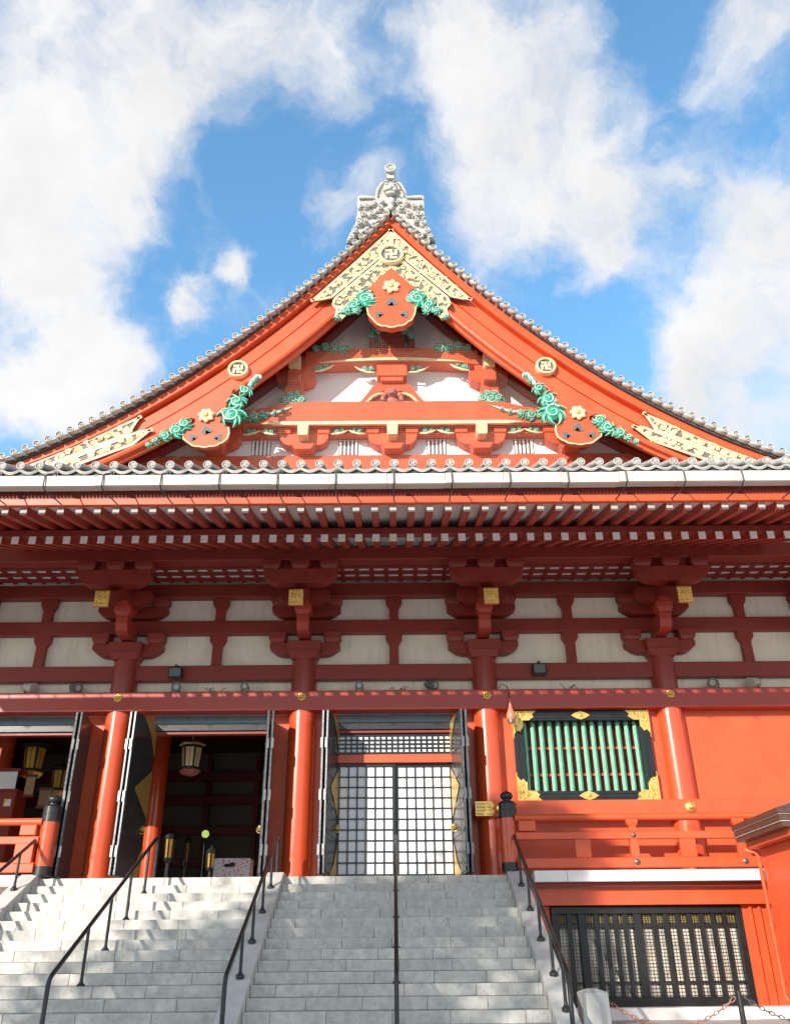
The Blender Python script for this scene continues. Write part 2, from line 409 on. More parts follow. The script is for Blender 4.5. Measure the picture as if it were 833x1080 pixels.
# --- bracket sets
def boat(x0, x1, z0, z1, tip):
    """curved bracket-arm outline: flat top, ends rounded up from the underside"""
    n = 6; p = []
    L = 0.34
    for i in range(n + 1):
        t = i / n
        p.append((x0 + L * t, z0 + (z1 - z0) * (1 - tip) * (1 - math.sin(t * PI / 2))))
    q = [(x1 - (a - x0), b) for a, b in reversed(p)]
    return [(x0, z1)] + p + q + [(x1, z1)]
def bracket(x):
    b = MB()                                  # big bearing block on the column
    b.frust(x, 19.86, 8.10, 8.28, 0.56, 0.56, 0.80, 0.78)
    b.box(x - .40, x + .40, 19.47, 19.965, 8.28, 8.52)
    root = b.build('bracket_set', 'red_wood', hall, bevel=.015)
    def sub(mb, nm, m='red_wood', bv=.015):
        return mb.build(nm, m, root, bevel=bv)
    for z0, z1, zz in ((8.22, 8.52, 8.795), (9.19, 9.48, 9.735)):
        a = MB(); a.prism([(x + u, v) for u, v in boat(-.84, .84, z0, z1, .42)], 19.66, 19.93); sub(a, 'bracket_arm')
        for dx in (-.66, .66):
            k = MB(); k.frust(x + dx, 19.77, z1, z1 + .12, .30, .30, .42, .36); k.box(x + dx - .21, x + dx + .21, 19.59, 19.95, z1 + .12, zz); sub(k, 'bearing_block')
    # projecting arms, stepping out
    a = MB(); a.prism([(18.98, 8.98), (18.98, 8.80), (19.06, 8.64), (19.2, 8.58), (19.9, 8.58), (19.9, 8.98)], x - .14, x + .14, axis='X'); sub(a, 'projecting_arm', 'red_rafter')
    k = MB(); k.frust(x, 19.08, 8.98, 9.10, .28, .28, .40, .36); k.box(x - .2, x + .2, 18.9, 19.27, 9.10, 9.24); sub(k, 'bearing_block', 'red_rafter')
    a = MB(); a.prism([(18.45, 9.56), (18.45, 9.40), (18.55, 9.26), (18.7, 9.24), (19.9, 9.24), (19.9, 9.56)], x - .14, x + .14, axis='X'); sub(a, 'projecting_arm', 'red_rafter')
    # mid lateral arm above the first step
    a = MB(); a.prism([(x + u, v) for u, v in boat(-.62, .62, 9.24, 9.60, .45)], 18.95, 19.22); sub(a, 'bracket_arm')
    # tail rafter with gilt end plate
    t = MB(); t.hexa([(x - .15, 17.5, 8.63), (x + .15, 17.5, 8.63), (x + .15, 19.6, 9.75), (x - .15, 19.6, 9.75),
                      (x - .15, 17.5, 8.97), (x + .15, 17.5, 8.97), (x + .15, 19.6, 10.05), (x - .15, 19.6, 10.05)])
    sub(t, 'tail_rafter')
    g = MB(); g.box(x - .158, x + .158, 17.46, 17.52, 8.615, 8.985)
    for i in range(4):
        for j in range(5):
            g.ell((x - .11 + .073 * i, 17.458, 8.66 + .07 * j), .028, .02, .026, 0, 0, 7, 4)
    ringdisc(g, x, 8.80, 17.44, 17.47, .09, .05, 0, 12)
    sub(g, 'gilt_plate', 'gold', 0)
    # outer lateral arm and its blocks under the purlin
    a = MB(); a.prism([(x + u, v) for u, v in boat(-.84, .84, 9.36, 9.72, .40)], 17.98, 18.26); sub(a, 'bracket_arm')
    for dx in (-.66, 0, .66):
        k = MB(); k.frust(x + dx, 18.13, 9.72, 9.82, .30, .28, .42, .36); k.box(x + dx - .21, x + dx + .21, 17.94, 18.32, 9.82, 9.955); sub(k, 'bearing_block')
    return root
br0 = bracket(COLX[0])
for x in COLX[1:]:
    copy_part(br0, (x - COLX[0], 0, 0))

# --- purlin and small coffered ceiling
beam('eave_purlin', -XE, XE, 18.0, 18.37, 9.957, 10.32)
cc = MB(); cc.box(-XE, XE, 18.372, 19.695, 10.16, 10.2); cc.build('soffit_board', 'plaster_white', hall)
PITCH = 0.3565
g = MB()
nx = int(XE / PITCH)
for i in range(-nx, nx + 1):
    g.box(i * PITCH + PITCH / 2 - .05, i * PITCH + PITCH / 2 + .05, 18.372, 19.695, 10.115, 10.158)
for y in (18.45, 18.80, 19.15, 19.5):
    g.box(-XE, XE, y - .06, y + .06, 10.10, 10.157)
g.build('ceiling_lattice', 'red_wood', hall)

# --- rafters, two tiers (49 shown of each)
def rafter(name, ya, za, yb, zb, wd, h, end):
    """front end (ya, za = bottom), back end (yb, zb)"""
    b = MB(); s = (zb - za) / (yb - ya); a = wd / 2
    b.hexa([(-a, ya, za), (a, ya, za), (a, yb, zb), (-a, yb, zb),
            (-a, ya, za + h), (a, ya, za + h), (a, yb, zb + h), (-a, yb, zb + h)], 0)
    b.m[2] = 1
    return b.build(name, ['red_rafter', end], hall)
NR = 24
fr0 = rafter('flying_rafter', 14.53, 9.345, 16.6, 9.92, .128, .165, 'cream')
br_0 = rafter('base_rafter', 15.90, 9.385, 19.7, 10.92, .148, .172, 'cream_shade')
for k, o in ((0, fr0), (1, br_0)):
    for i in range(-NR, NR + 1):
        if i: copy_part(o, ((i + (0.0 if k == 0 else 0.0)) * PITCH, 0, 0))
# boards above the rafters
def slab(name, ya, za, yb, zb, th, m, x=XE):
    b = MB(); b.hexa([(-x, ya, za), (x, ya, za), (x, yb, zb), (-x, yb, zb), (-x, ya, za + th), (x, ya, za + th), (x, yb, zb + th), (-x, yb, zb + th)])
    return b.build(name, m, hall)
slab('soffit_board', 14.60, 9.345 + .169 + .0194, 17.4, 9.345 + .169 + .2778 * 2.87, .03, 'plaster_white')
slab('soffit_board', 16.02, 9.4335 + .176, 19.7, 10.92 + .176, .03, 'plaster_white')
beam('eave_beam', -XE, XE, 15.93, 16.10, 9.565, 9.72, 'red_wood', .01)
beam('fascia_board', -XE, XE, 14.42, 14.525, 9.488, 9.63, 'red', .01)
beam('eave_edge_board', -XE, XE, 14.45, 14.62, 9.635, 9.80, 'red_wood', .01)
# bird mesh strip below the tiles: short vertical wires
g = MB()
for i in range(int(2 * XE / .07)):
    x = -XE + i * .07
    g.box(x - .006, x + .006, 14.40, 14.41, 9.635, 9.84)
g.build('mesh_strip', 'red_dark', hall)

# --- lower roof, eave tiles
def skirt(y): return 9.97 + (y - 13.98) * 0.46
b = MB()
b.hexa([(-XE, 14.06, skirt(14.06) - .12), (XE, 14.06, skirt(14.06) - .12), (XE, 19.4, skirt(19.4) - .12), (-XE, 19.4, skirt(19.4) - .12),
        (-XE, 14.06, skirt(14.06)), (XE, 14.06, skirt(14.06)), (XE, 19.4, skirt(19.4)), (-XE, 19.4, skirt(19.4))])
b.build('lower_roof', 'tile_dark', hall)
NT = 34
b = MB()
for i in range(-NT, NT + 1):
    x = i * PITCH + 0.03
    zc = 10.105
    b.cyl((x, 13.99, zc), (x, 14.6, zc + .27), .078, .078, 14, 0, caps=True)
    b.cyl((x, 14.6, zc + .27), (x, 18.9, skirt(18.9) + .05), .08, .08, 6, 0, caps=False)
    ringdisc(b, x, zc, 13.955, 14.0, .086, .062, 1, 18)
    manji(b, x, zc, 13.972, 13.992, .042, .017, 1)
    # pan tile: hanging curved lip between two discs
    xa, xb = x, x + PITCH
    n = 8; vs = []
    for j in range(n + 1):
        t = j / n; xx = xa + (xb - xa) * t
        sag = .075 * math.sin(PI * t)
        for (yy, dz) in ((13.985, -.02), (13.965, -.045), (13.985, -.085), (14.15, -.06)):
            vs.append((xx, yy, zc - .035 - sag + dz + (.08 if yy > 14.1 else 0)))
    b.add(vs, [(j * 4 + k, (j + 1) * 4 + k, (j + 1) * 4 + k + 1, j * 4 + k + 1) for j in range(n) for k in range(3)], 1, True)
b.build('eave_tiles', ['tile', 'tile_light'], hall)
beam('under_tile_board', -XE, XE, 14.03, 14.40, 9.85, 9.99, 'tile_dark', 0)

# --- gutter with its hangers
def gutter_piece(x0, x1):
    b = MB()
    b.prism([(13.60, 9.64), (13.585, 9.62), (13.60, 9.43), (13.64, 9.415), (13.88, 9.47), (13.90, 9.49), (13.90, 9.64), (13.87, 9.64), (13.87, 9.50), (13.63, 9.455), (13.63, 9.64)], x0 + .004, x1 - .004, axis='X')
    o = b.build('gutter', 'gutter', hall); o.location.z += .02 + rnd.uniform(-.006, .006); return o
hx = [-6.40 + 1.0695 * k for k in range(-6, 19)]
for a, bb in zip(hx[:-1], hx[1:]):
    m_ = bb - 0.12
    gutter_piece(a - .12, m_)
h = MB()
x = hx[0]
h.tube([(x, 14.0, 9.98), (x, 13.93, 9.90), (x, 13.65, 9.72), (x, 13.56, 9.64), (x, 13.56, 9.43), (x + .0, 13.65, 9.385), (x, 13.95, 9.44), (x, 14.44, 9.53)], .014, 6)
h.box(x - .045, x + .045, 13.97, 14.0, 9.82, 9.98)
hg = h.build('gutter_hanger', 'steel_wire', hall)
for xx in hx[1:]:
    copy_part(hg, (xx - x, 0, 0))

# =================================================================== GABLE
def loft_x(mb, xs, prof, m=0, mats=None):
    """prof: list of functions x -> (y, z)"""
    k = len(prof); vs = []
    for x in xs:
        for f in prof: y, z = f(x); vs.append((x, y, z))
    for i in range(len(xs) - 1):
        for j in range(k - 1):
            mb.add([vs[i * k + j], vs[(i + 1) * k + j], vs[(i + 1) * k + j + 1], vs[i * k + j + 1]], [(0, 1, 2, 3)], m if mats is None else mats[j])
    for i in (0, len(xs) - 1):
        mb.add([vs[i * k + j] for j in range(k)], [tuple(range(k))], m)
FP = [(0, 17.43), (0, 17.22), (.015, 17.19), (.165, 17.19), (.18, 17.21), (.19, 17.40), (.225, 17.40), (.24, 17.33), (.50, 17.33), (.506, 17.40), (.524, 17.40), (.53, 17.33), (.79, 17.33), (.80, 17.24), (.83, 17.20), (.88, 17.19), (.925, 17.22), (.94, 17.33), (1.0, 17.335), (1.0, 17.43), (0, 17.43)]
def pf(f, y): return lambda x: (y, outer(x) + (inner(x) - outer(x)) * f)
barges = {}
for sgn in (-1, 1):
    xs = [sgn * (0.0015 + 9.9 * i / 26) for i in range(27)]
    b = MB(); loft_x(b, xs, [pf(f, y) for f, y in FP]); barges[sgn] = b.build('barge_board', 'red', hall)
# roof slab on top
for sgn in (-1, 1):
    xs = [sgn * 10.6 * i / 22 for i in range(23)]
    b = MB(); loft_x(b, xs, [lambda x: (17.12, outer(x) + .003), lambda x: (17.12, outer(x) + .10), lambda x: (34, outer(x) + .10), lambda x: (34, outer(x) - .35), lambda x: (17.81, outer(x) - .35), lambda x: (17.81, outer(x) + .003), lambda x: (17.12, outer(x) + .003)], 0)
    b.build('upper_roof', 'tile_dark', hall)
    b = MB()
    d = 0.0; x = 0.12
    while x < 10.5:
        z = verge(x)
        X = sgn * x
        b.cyl((X, 16.98, z), (X, 18.2, z), .082, .082, 12, 0)
        ringdisc(b, X, z, 16.945, 16.99, .088, .062, 1, 16)
        ringdisc(b, X, z, 16.955, 16.985, .040, .015, 1, 10)
        sl = -1.3164 + .0968 * x
        dx = 0.275 / math.sqrt(1 + sl * sl) * 1.0
        # pan lip
        xm = x + dx / 2; zm = verge(xm) - .08
        b.ell((sgn * xm, 17.03, zm), .11, .08, .04, -sgn * math.atan(-sl), 1, 8, 5)
        x += dx
    b.build('verge_tiles', ['tile', 'tile_light'], hall)

# crest discs
def crest(x, z, r, y, parent):
    b = MB()
    b.cyl((x, y + .14, z), (x, y, z), r * .98, r * .98, 32, 0)
    ringdisc(b, x, z, y - .07, y + .02, r, r * .74, 0, 32)
    disc(b, x, z, y - .008, r * .8, 1)
    manji(b, x, z, y - .045, y - .007, r * .46, r * .19, 0)
    return b.build('crest_disc', ['gold_pale', 'slate'], parent)
crest(0, 18.58, .345, 17.09, barges[1])
crest(-3.86, 14.88, .26, 17.25, barges[-1])
crest(3.87, 14.91, .26, 17.25, barges[1])

# filigree plates
def inpoly(x, z, poly):
    r = False; j = len(poly) - 1
    for i in range(len(poly)):
        xi, zi = poly[i]; xj, zj = poly[j]
        if (zi > z) != (zj > z) and x < (xj - xi) * (z - zi) / (zj - zi) + xi: r = not r
        j = i
    return r
def dist_edge(x, z, poly):
    best = 9
    for i in range(len(poly)):
        a = Vector(poly[i]); c2 = Vector(poly[(i + 1) % len(poly)]); p = Vector((x, z))
        t = max(0, min(1, (p - a).dot(c2 - a) / max(1e-9, (c2 - a).length_squared)))
        best = min(best, (p - (a + (c2 - a) * t)).length)
    return best
def filigree(poly, y, parent, seed, name='gilt_fitting', rmin=.07, rmax=.15, count=120, wire=.026, border=.06, skip=None):
    rg = random.Random(seed)
    b = MB(); b.prism(poly, y, y + .05, 1)
    n = len(poly)
    for i in range(n):                       # raised border
        a, c2 = Vector(poly[i]), Vector(poly[(i + 1) % n])
        d = (c2 - a).normalized(); nn = Vector((-d.y, d.x)) * border / 2
        if inpoly(*( (a + c2) / 2 + nn), poly) is False: nn = -nn
        p0, p1 = a, c2
        b.prism([tuple(p0), tuple(p1), tuple(p1 + nn * 2), tuple(p0 + nn * 2)], y - .025, y - .002, 0)
    xs = [p[0] for p in poly]; zs = [p[1] for p in poly]
    placed = []
    tries = 0
    while tries < count * 40 and len(placed) < count:
        tries += 1
        x = rg.uniform(min(xs), max(xs)); z = rg.uniform(min(zs), max(zs)); r = rg.uniform(rmin, rmax) * (1 if tries < count * 20 else .6)
        if not inpoly(x, z, poly): continue
        if dist_edge(x, z, poly) < r * .9: continue
        if skip and (x - skip[0]) ** 2 + (z - skip[1]) ** 2 < (skip[2] + r) ** 2: continue
        if any((x - q[0]) ** 2 + (z - q[1]) ** 2 < ((r + q[2]) * .93) ** 2 for q in placed): continue
        placed.append((x, z, r))
    for x, z, r in placed:
        hand = rg.choice((-1, 1)); a0 = rg.uniform(0, 6.28)
        pts = spiral_pts(x, z, y - .008, r, 1.25, a0, hand, 16)
        b.tube(pts, [wire * (1.15 - .4 * i / 16) for i in range(17)], 5, 0)
        b.ell((x, y - .01, z), wire * 1.6, .02, wire * 1.6, 0, 0, 7, 4)
        for j in range(3):                  # leaflets thrown off the scroll
            a = a0 + hand * (.9 + 1.9 * j) + rg.uniform(-.3, .3)
            b.ell((x + math.cos(a) * r * 1.05, y - .004, z + math.sin(a) * r * 1.05), r * .42, .02, r * .17, a + hand * .9, 0, 7, 4)
    return b.build(name, ['gold_pale', 'gold_back'], parent)
def fz(x, f): return outer(x) + (inner(x) - outer(x)) * f
for s in (-1, 1):
    # apex chevrons: an upper and a lower band on each board
    up = [(s * .004, 19.60), (s * 1.05, 18.30), (s * 2.12, 17.03), (s * 1.86, 17.05), (s * 1.56, 17.13), (s * .004, 18.86)]
    lo = [(s * .004, 18.79), (s * 1.50, 17.12), (s * 1.56, 16.90), (s * 1.44, 16.72), (s * 1.48, 16.48), (s * 1.32, 16.36), (s * .62, 17.22), (s * .004, 18.06)]
    filigree(up, 17.165, barges[s], 5 + s, count=46, rmax=.12, skip=(0, 18.58, .34))
    filigree(lo, 17.160, barges[s], 9 + s, count=46, rmax=.13, skip=(0, 18.58, .34))
    # lower ends
    a1 = [(s * 6.10, fz(6.10, .22)), (s * 8.9, fz(8.9, .24)), (s * 8.9, fz(8.9, .505)), (s * 6.32, fz(6.32, .505)), (s * 6.22, fz(6.22, .36))]
    a2 = [(s * 5.78, fz(5.78, .66)), (s * 6.1, fz(6.1, .535)), (s * 8.9, fz(8.9, .535)), (s * 8.9, fz(8.9, .80)), (s * 6.2, fz(6.2, .80))]
    filigree(a1, 17.25, barges[s], 21 + s, count=34, rmin=.09, rmax=.16, wire=.036)
    filigree(a2, 17.25, barges[s], 31 + s, count=34, rmin=.09, rmax=.16, wire=.036)

# gable pendants
def arc(cx, cz, r, a0, a1, n=8):
    return [(cx + r * math.cos(R(a0 + (a1 - a0) * i / n)), cz + r * math.sin(R(a0 + (a1 - a0) * i / n))) for i in range(n + 1)]
def heart(mb, x, z, r, y, m):
    pts = arc(x - r * .42, z + r * .25, r * .5, 200, 20, 6) + arc(x + r * .42, z + r * .25, r * .5, 160, -20, 6) + [(x, z - r * .85)]
    mb.prism(pts[::-1], y - .006, y + .01, m)
def heart_down(mb, x, z, r, y, m, rot=0):
    # inverted heart (boar's eye)
    ca, sa = math.cos(rot), math.sin(rot)
    pts = [(0, .95), (.55, .2)] + [(p[0], p[1]) for p in arc(.36, -.25, .5, 30, -190, 7)] + [(p[0], p[1]) for p in arc(-.36, -.25, .5, 10, -210, 7)] + [(-.55, .2)]
    pts = [(x + r * (a * ca - c2 * sa), z + r * (a * sa + c2 * ca)) for a, c2 in pts]
    mb.prism(pts, y - .008, y + .01, m)
def flower(mb, x, z, r, y, m=0, n=6, m2=0):
    for i in range(n):
        a = 2 * PI * i / n + .3
        mb.ell((x + math.cos(a) * r * .62, y, z + math.sin(a) * r * .62), r * .42, .05, r * .34, a, m, 8, 5)
    mb.ell((x, y - .03, z), r * .36, .05, r * .36, 0, m2, 10, 6)

def lobes_bottom(w, z_top, z_bot):
    """scalloped lower edge, from right to left"""
    p = []
    for k in range(5):
        a0 = R(-15 - 30 * k); a1 = R(-15 - 30 * (k + 1))
        for t in (0, .33, .66):
            a = a0 + (a1 - a0) * t
            bulge = 1 + .06 * math.sin(PI * t)
            p.append((w * math.cos(a) * bulge, z_top + (z_top - z_bot) * math.sin(a) * bulge))
    return p
# centre
GP = [(0, 18.12), (.30, 17.78), (.60, 17.42), (.46, 17.28), (.42, 17.12), (.50, 17.03), (.60, 16.92), (.635, 16.72), (.60, 16.5)] + lobes_bottom(.60, 16.62, 16.10)[2:-2] + [(-.60, 16.5), (-.635, 16.72), (-.60, 16.92), (-.50, 17.03), (-.42, 17.12), (-.46, 17.28), (-.60, 17.42), (-.30, 17.78)]
b = MB(); b.prism(GP, 17.09, 17.30, 0)
heart_down(b, 0, 16.93, .18, 17.085, 1); heart_down(b, -.34, 16.52, .14, 17.085, 1, .7); heart_down(b, .34, 16.52, .14, 17.085, 1, -.7)
low = [p for p in GP if p[1] < 16.75]
b.tube([(p[0], 17.085, p[1]) for p in low], .02, 6, 2)
pend = b.build('gable_pendant', ['red', 'slate', 'gold_pale'], hall)
b = MB(); flower(b, 0, 17.43, .23, 17.05, 0, 6, 1); b.build('flower_boss', ['gold_pale', 'gold'], pend)
for s in (-1, 1):
    b = MB(); scrollwork(b, [(s * .68, 17.02, .21), (s * .98, 16.80, .14), (s * 1.18, 16.62, .10), (s * 1.40, 16.42, .065), (s * .56, 17.12, .1), (s * .92, 16.62, .09)], 17.10, 0, 1, 3 + s)
    b.build('foliage_carving', ['green', 'mint'], pend)
# sides
for s in (-1, 1):
    cx = s * 4.46
    sp = [(-.52, .62), (-.22, .34), (-.2, .26), (-.36, .22), (-.5, .1), (-.55, -.08), (-.5, -.25)]
    pts = [(-.62, .98), (-.34, .40), (-.30, .18), (-.42, .16), (-.53, .04), (-.555, -.12), (-.52, -.28)] + [(-u, v) for u, v in lobes_bottom(.50, -.20, -.50)[2:-2]] + [(.52, -.28), (.555, -.12), (.53, .04), (.42, .16), (.30, .18), (.30, .30), (.42, .34)]
    # top edge follows the board
    poly = []
    for u, v in pts: poly.append((cx + s * u, 13.03 + v))
    top = [(cx + s * .46, inner(cx + s * .46) + .22), (cx - s * .55, inner(cx - s * .55) + .22)]
    poly = poly[1:] + top
    b = MB(); b.prism(poly, 17.15, 17.30, 0)
    heart_down(b, cx, 13.03 - .02, .16, 17.145, 1, -s * .35); heart_down(b, cx - .31, 12.80, .125, 17.145, 1, .7); heart_down(b, cx + .31, 12.80, .125, 17.145, 1, -.7)
    low = [p for p in poly if p[1] < 13.03 + .1]
    b.tube([(p[0], 17.145, p[1]) for p in low], .02, 6, 2)
    pd = b.build('gable_pendant', ['red', 'slate', 'gold_pale'], hall)
    b = MB(); flower(b, cx + s * .03, 13.40, .2, 17.10, 0, 7, 1); b.build('flower_boss', ['gold_pale', 'gold'], pd)
    b = MB(); scrollwork(b, [(s * 3.88, 13.42, .23), (s * 3.78, 13.80, .17), (s * 3.60, 14.13, .13), (s * 3.44, 14.38, .075), (s * 3.34, 14.52, .07)], 17.12, 0, 1, 13 + s, .08)
    b.tube([(s * 3.52, 17.1, 14.25), (s * 3.42, 17.08, 14.44), (s * 3.33, 17.08, 14.56), (s * 3.25, 17.08, 14.55), (s * 3.24, 17.08, 14.47)], [.05, .045, .04, .035, .02], 6, 1)
    b.build('foliage_carving', ['green', 'mint'], pd)
    b = MB(); scrollwork(b, [(s * 4.98, 13.16, .13), (s * 5.16, 12.96, .15), (s * 5.42, 12.82, .12), (s * 5.62, 12.68, .08), (s * 5.78, 12.56, .06)], 17.12, 0, 1, 17 + s, .07)
    b.build('foliage_carving', ['green', 'mint'], pd)

# gable wall
b = MB(); b.prism([(-8.6, 11.6), (8.6, 11.6)] + [(x, inner(x) + 1.75) for x in [8.2 - 16.4 * i / 30 for i in range(31)]], 18.95, 19.1); b.build('gable_wall', 'plaster_white', hall)
# sloping boards below the roof, behind the barge boards
for s in (-1, 1):
    xs = [s * (.001 + 8.4 * i / 22) for i in range(23)]
    b = MB(); loft_x(b, xs, [lambda x: (18.25, inner(x) + .58), lambda x: (18.25, inner(x) + 1.6), lambda x: (18.595, inner(x) + 1.6), lambda x: (18.595, inner(x) + .58), lambda x: (18.25, inner(x) + .58)]); b.build('gable_rafter', 'red_wood', hall)
    b = MB(); loft_x(b, xs, [lambda x: (17.82, inner(x) + .86), lambda x: (17.82, inner(x) + 1.2), lambda x: (18.0, inner(x) + 1.2), lambda x: (18.0, inner(x) + .86), lambda x: (17.82, inner(x) + .86)]); b.build('gable_rafter', 'red_wood', hall)
    b = MB(); loft_x(b, xs, [lambda x: (17.79, inner(x) + 1.21), lambda x: (18.95, inner(x) + 1.30), lambda x: (18.95, inner(x) + 1.36), lambda x: (17.79, inner(x) + 1.30), lambda x: (17.79, inner(x) + 1.21)]); b.build('gable_soffit', 'red_dark', hall)
def gbeam(name, x0, x1, y0, y1, z0, z1, m='red', bv=.02):
    return beam(name, x0, x1, y0, y1, z0, z1, m, bv)
gbeam('gable_sill', -7.2, 7.2, 18.82, 18.945, 12.2, 13.34)
gbeam('gable_beam', -6.2, 6.2, 18.66, 18.944, 13.86, 14.03)
# rainbow beam with dipping shoulders
poly = [(-4.7, 14.02), (4.7, 14.02), (4.6, 14.22), (4.0, 14.40), (3.4, 14.52), (2.9, 14.66), (2.3, 14.71), (-2.3, 14.71), (-2.9, 14.66), (-3.4, 14.52), (-4.0, 14.40), (-4.6, 14.22)]
b = MB(); b.prism(poly, 18.42, 18.943); rb = b.build('rainbow_beam', 'red', hall, bevel=.03, seg=2)
b = MB(); b.prism([(-3.35, 14.05), (-2.9, 14.005), (2.9, 14.005), (3.35, 14.05), (2.9, 14.10), (-2.9, 14.10)], 18.40, 18.47); b.build('gilt_edge', 'gold_pale', rb)
for s in (-1, 1):
    b = MB(); scrollwork(b, [(s * 3.30, 14.28, .10), (s * 3.52, 14.22, .12), (s * 3.80, 14.26, .13), (s * 4.05, 14.2, .10), (s * 3.0, 14.34, .06), (s * 2.8, 14.42, .045)], 18.38, 0, 1, 40 + s, .07)
    b.tube([(s * 2.55, 18.4, 14.55), (s * 2.8, 18.38, 14.42), (s * 3.05, 18.38, 14.32), (s * 3.3, 18.38, 14.36)], [.01, .035, .045, .03], 6, 1)
    b.build('foliage_carving', ['green', 'mint'], rb)
# lower brackets of the gable
def gbracket(x):
    b = MB()
    b.frust(x, 18.72, 13.34, 13.50, .40, .40, .62, .46)
    b.prism([(x + u, v) for u, v in [(-.62, 13.84), (-.62, 13.74), (-.56, 13.62), (-.44, 13.53), (-.3, 13.50), (.3, 13.50), (.44, 13.53), (.56, 13.62), (.62, 13.74), (.62, 13.84)]], 18.60, 18.93)
    for dx in (-.5, .5):
        b.box(x + dx - .16, x + dx + .16, 18.56, 18.93, 13.842, 14.015)
    r = b.build('gable_bracket', 'red', hall, bevel=.015)
    n = MB(); n.prism([(x - .12, 13.62), (x + .12, 13.62), (x + .14, 13.98), (x - .14, 13.98)], 18.28, 18.62, 0)
    for z in (13.70, 13.80, 13.90): n.box(x - .145, x + .145, 18.265, 18.3, z - .012, z + .012, 0)
    n.build('gilt_nose', 'gold_pale', r, bevel=.02)
    for s in (-1, 1):
        f = MB(); scrollwork(f, [(x + s * .84, 13.93, .07), (x + s * .98, 13.95, .06)], 18.62, 0, 1, int(x * 10) + 50 + s, .05)
        f.tube([(x + s * .7, 18.6, 13.84), (x + s * .85, 18.58, 13.83), (x + s * 1.02, 18.58, 13.88), (x + s * 1.14, 18.6, 13.97)], [.02, .032, .03, .01], 6, 2)
        f.build('foliage_carving', ['green', 'mint', 'gold_pale'], r)
    return r
for x in (-4.5, -2.25, 0, 2.25, 4.5): gbracket(x)
# vents
for x in (-3.37, -1.13, 1.13, 3.37):
    b = MB(); b.box(x - .25, x + .25, 18.935, 18.948, 13.42, 13.84, 1)
    for i in range(5):
        xx = x - .2 + .1 * i
        b.box(xx - .026, xx + .026, 18.90, 18.933, 13.41, 13.85, 0)
    b.build('vent_grille', ['plaster_white' if x > -3 else 'plaster_white', 'steel'], hall)
# side posts of the gable
def gpost(s):
    x = s * 2.55
    b = MB()
    b.frust(x, 18.7, 14.72, 15.42, .56, .40, .44, .40)
    b.prism([(x + u, v) for u, v in [(-.30, 15.42), (.30, 15.42), (.48, 15.52), (.52, 15.66), (.52, 15.78), (-.52, 15.78), (-.52, 15.66), (-.48, 15.52)]], 18.56, 18.93)
    b.box(x - .36, x + .36, 18.56, 18.93, 15.782, 16.0)
    b.prism([(x + u, v) for u, v in [(-.55, 16.0), (.55, 16.0), (.75, 16.2), (.75, 16.32), (-.75, 16.32), (-.75, 16.2)]], 18.58, 18.93)
    b.box(x - .17, x + .17, 18.28, 18.6, 15.28, 15.66)
    r = b.build('gable_post', 'red', hall, bevel=.02)
    n = MB(); n.prism([(x - .14, 15.662), (x + .14, 15.662), (x + .15, 16.08), (x - .15, 16.08)], 18.18, 18.5); n.build('gilt_nose', 'gold_pale', r, bevel=.02)
    f = MB(); scrollwork(f, [(x - .2, 14.80, .11), (x, 14.78, .13), (x + .2, 14.80, .11), (x - .08, 14.95, .09), (x + .1, 14.95, .09)], 18.47, 0, 1, 70 + s, .07); f.build('lotus_carving', ['green', 'mint'], r)
    f = MB(); scrollwork(f, [(x - s * .62, 15.93, .09), (x - s * .80, 15.99, .07)], 18.6, 0, 1, 76 + s, .06)
    f.tube([(x - s * .5, 18.58, 15.8), (x - s * .7, 18.56, 15.83), (x - s * .9, 18.56, 15.92), (x - s * 1.02, 18.58, 16.04)], [.02, .035, .03, .01], 6, 2); f.build('foliage_carving', ['green', 'mint', 'gold_pale'], r)
gpost(-1); gpost(1)
# arched upper beam
def archz(x): return 15.97 + .10 * (1 - (x / 2.3) ** 2)
xs = [-2.3 + 4.6 * i / 20 for i in range(21)]
b = MB(); loft_x(b, xs, [lambda x: (18.52, archz(x)), lambda x: (18.52, archz(x) + .46), lambda x: (18.94, archz(x) + .46), lambda x: (18.94, archz(x)), lambda x: (18.52, archz(x))]); ab = b.build('arched_beam', 'red', hall)
xs = [-1.9 + 3.8 * i / 20 for i in range(21)]
b = MB(); loft_x(b, xs, [lambda x: (18.47, archz(x) + .02), lambda x: (18.47, archz(x) + .02 + .09 * (1 - (x / 1.95) ** 2)), lambda x: (18.56, archz(x) + .02 + .09 * (1 - (x / 1.95) ** 2)), lambda x: (18.56, archz(x) + .02), lambda x: (18.47, archz(x) + .02)]); b.build('gilt_edge', 'gold_pale', ab)
for s in (-1, 1):
    f = MB(); scrollwork(f, [(s * 1.3, 16.52, .12), (s * 1.55, 16.50, .10), (s * 1.8, 16.56, .11), (s * 2.05, 16.5, .08)], 18.5, 0, 1, 80 + s, .06); f.build('foliage_carving', ['green', 'mint'], ab)
    f = MB(); scrollwork(f, [(s * .72, 15.87, .08), (s * .55, 15.9, .06)], 18.6, 0, 1, 86 + s, .05)
    f.tube([(s * .45, 18.58, 15.76), (s * .65, 18.56, 15.75), (s * .85, 18.56, 15.84), (s * .98, 18.58, 15.95)], [.02, .035, .03, .01], 6, 2); f.build('foliage_carving', ['green', 'mint', 'gold_pale'], ab)
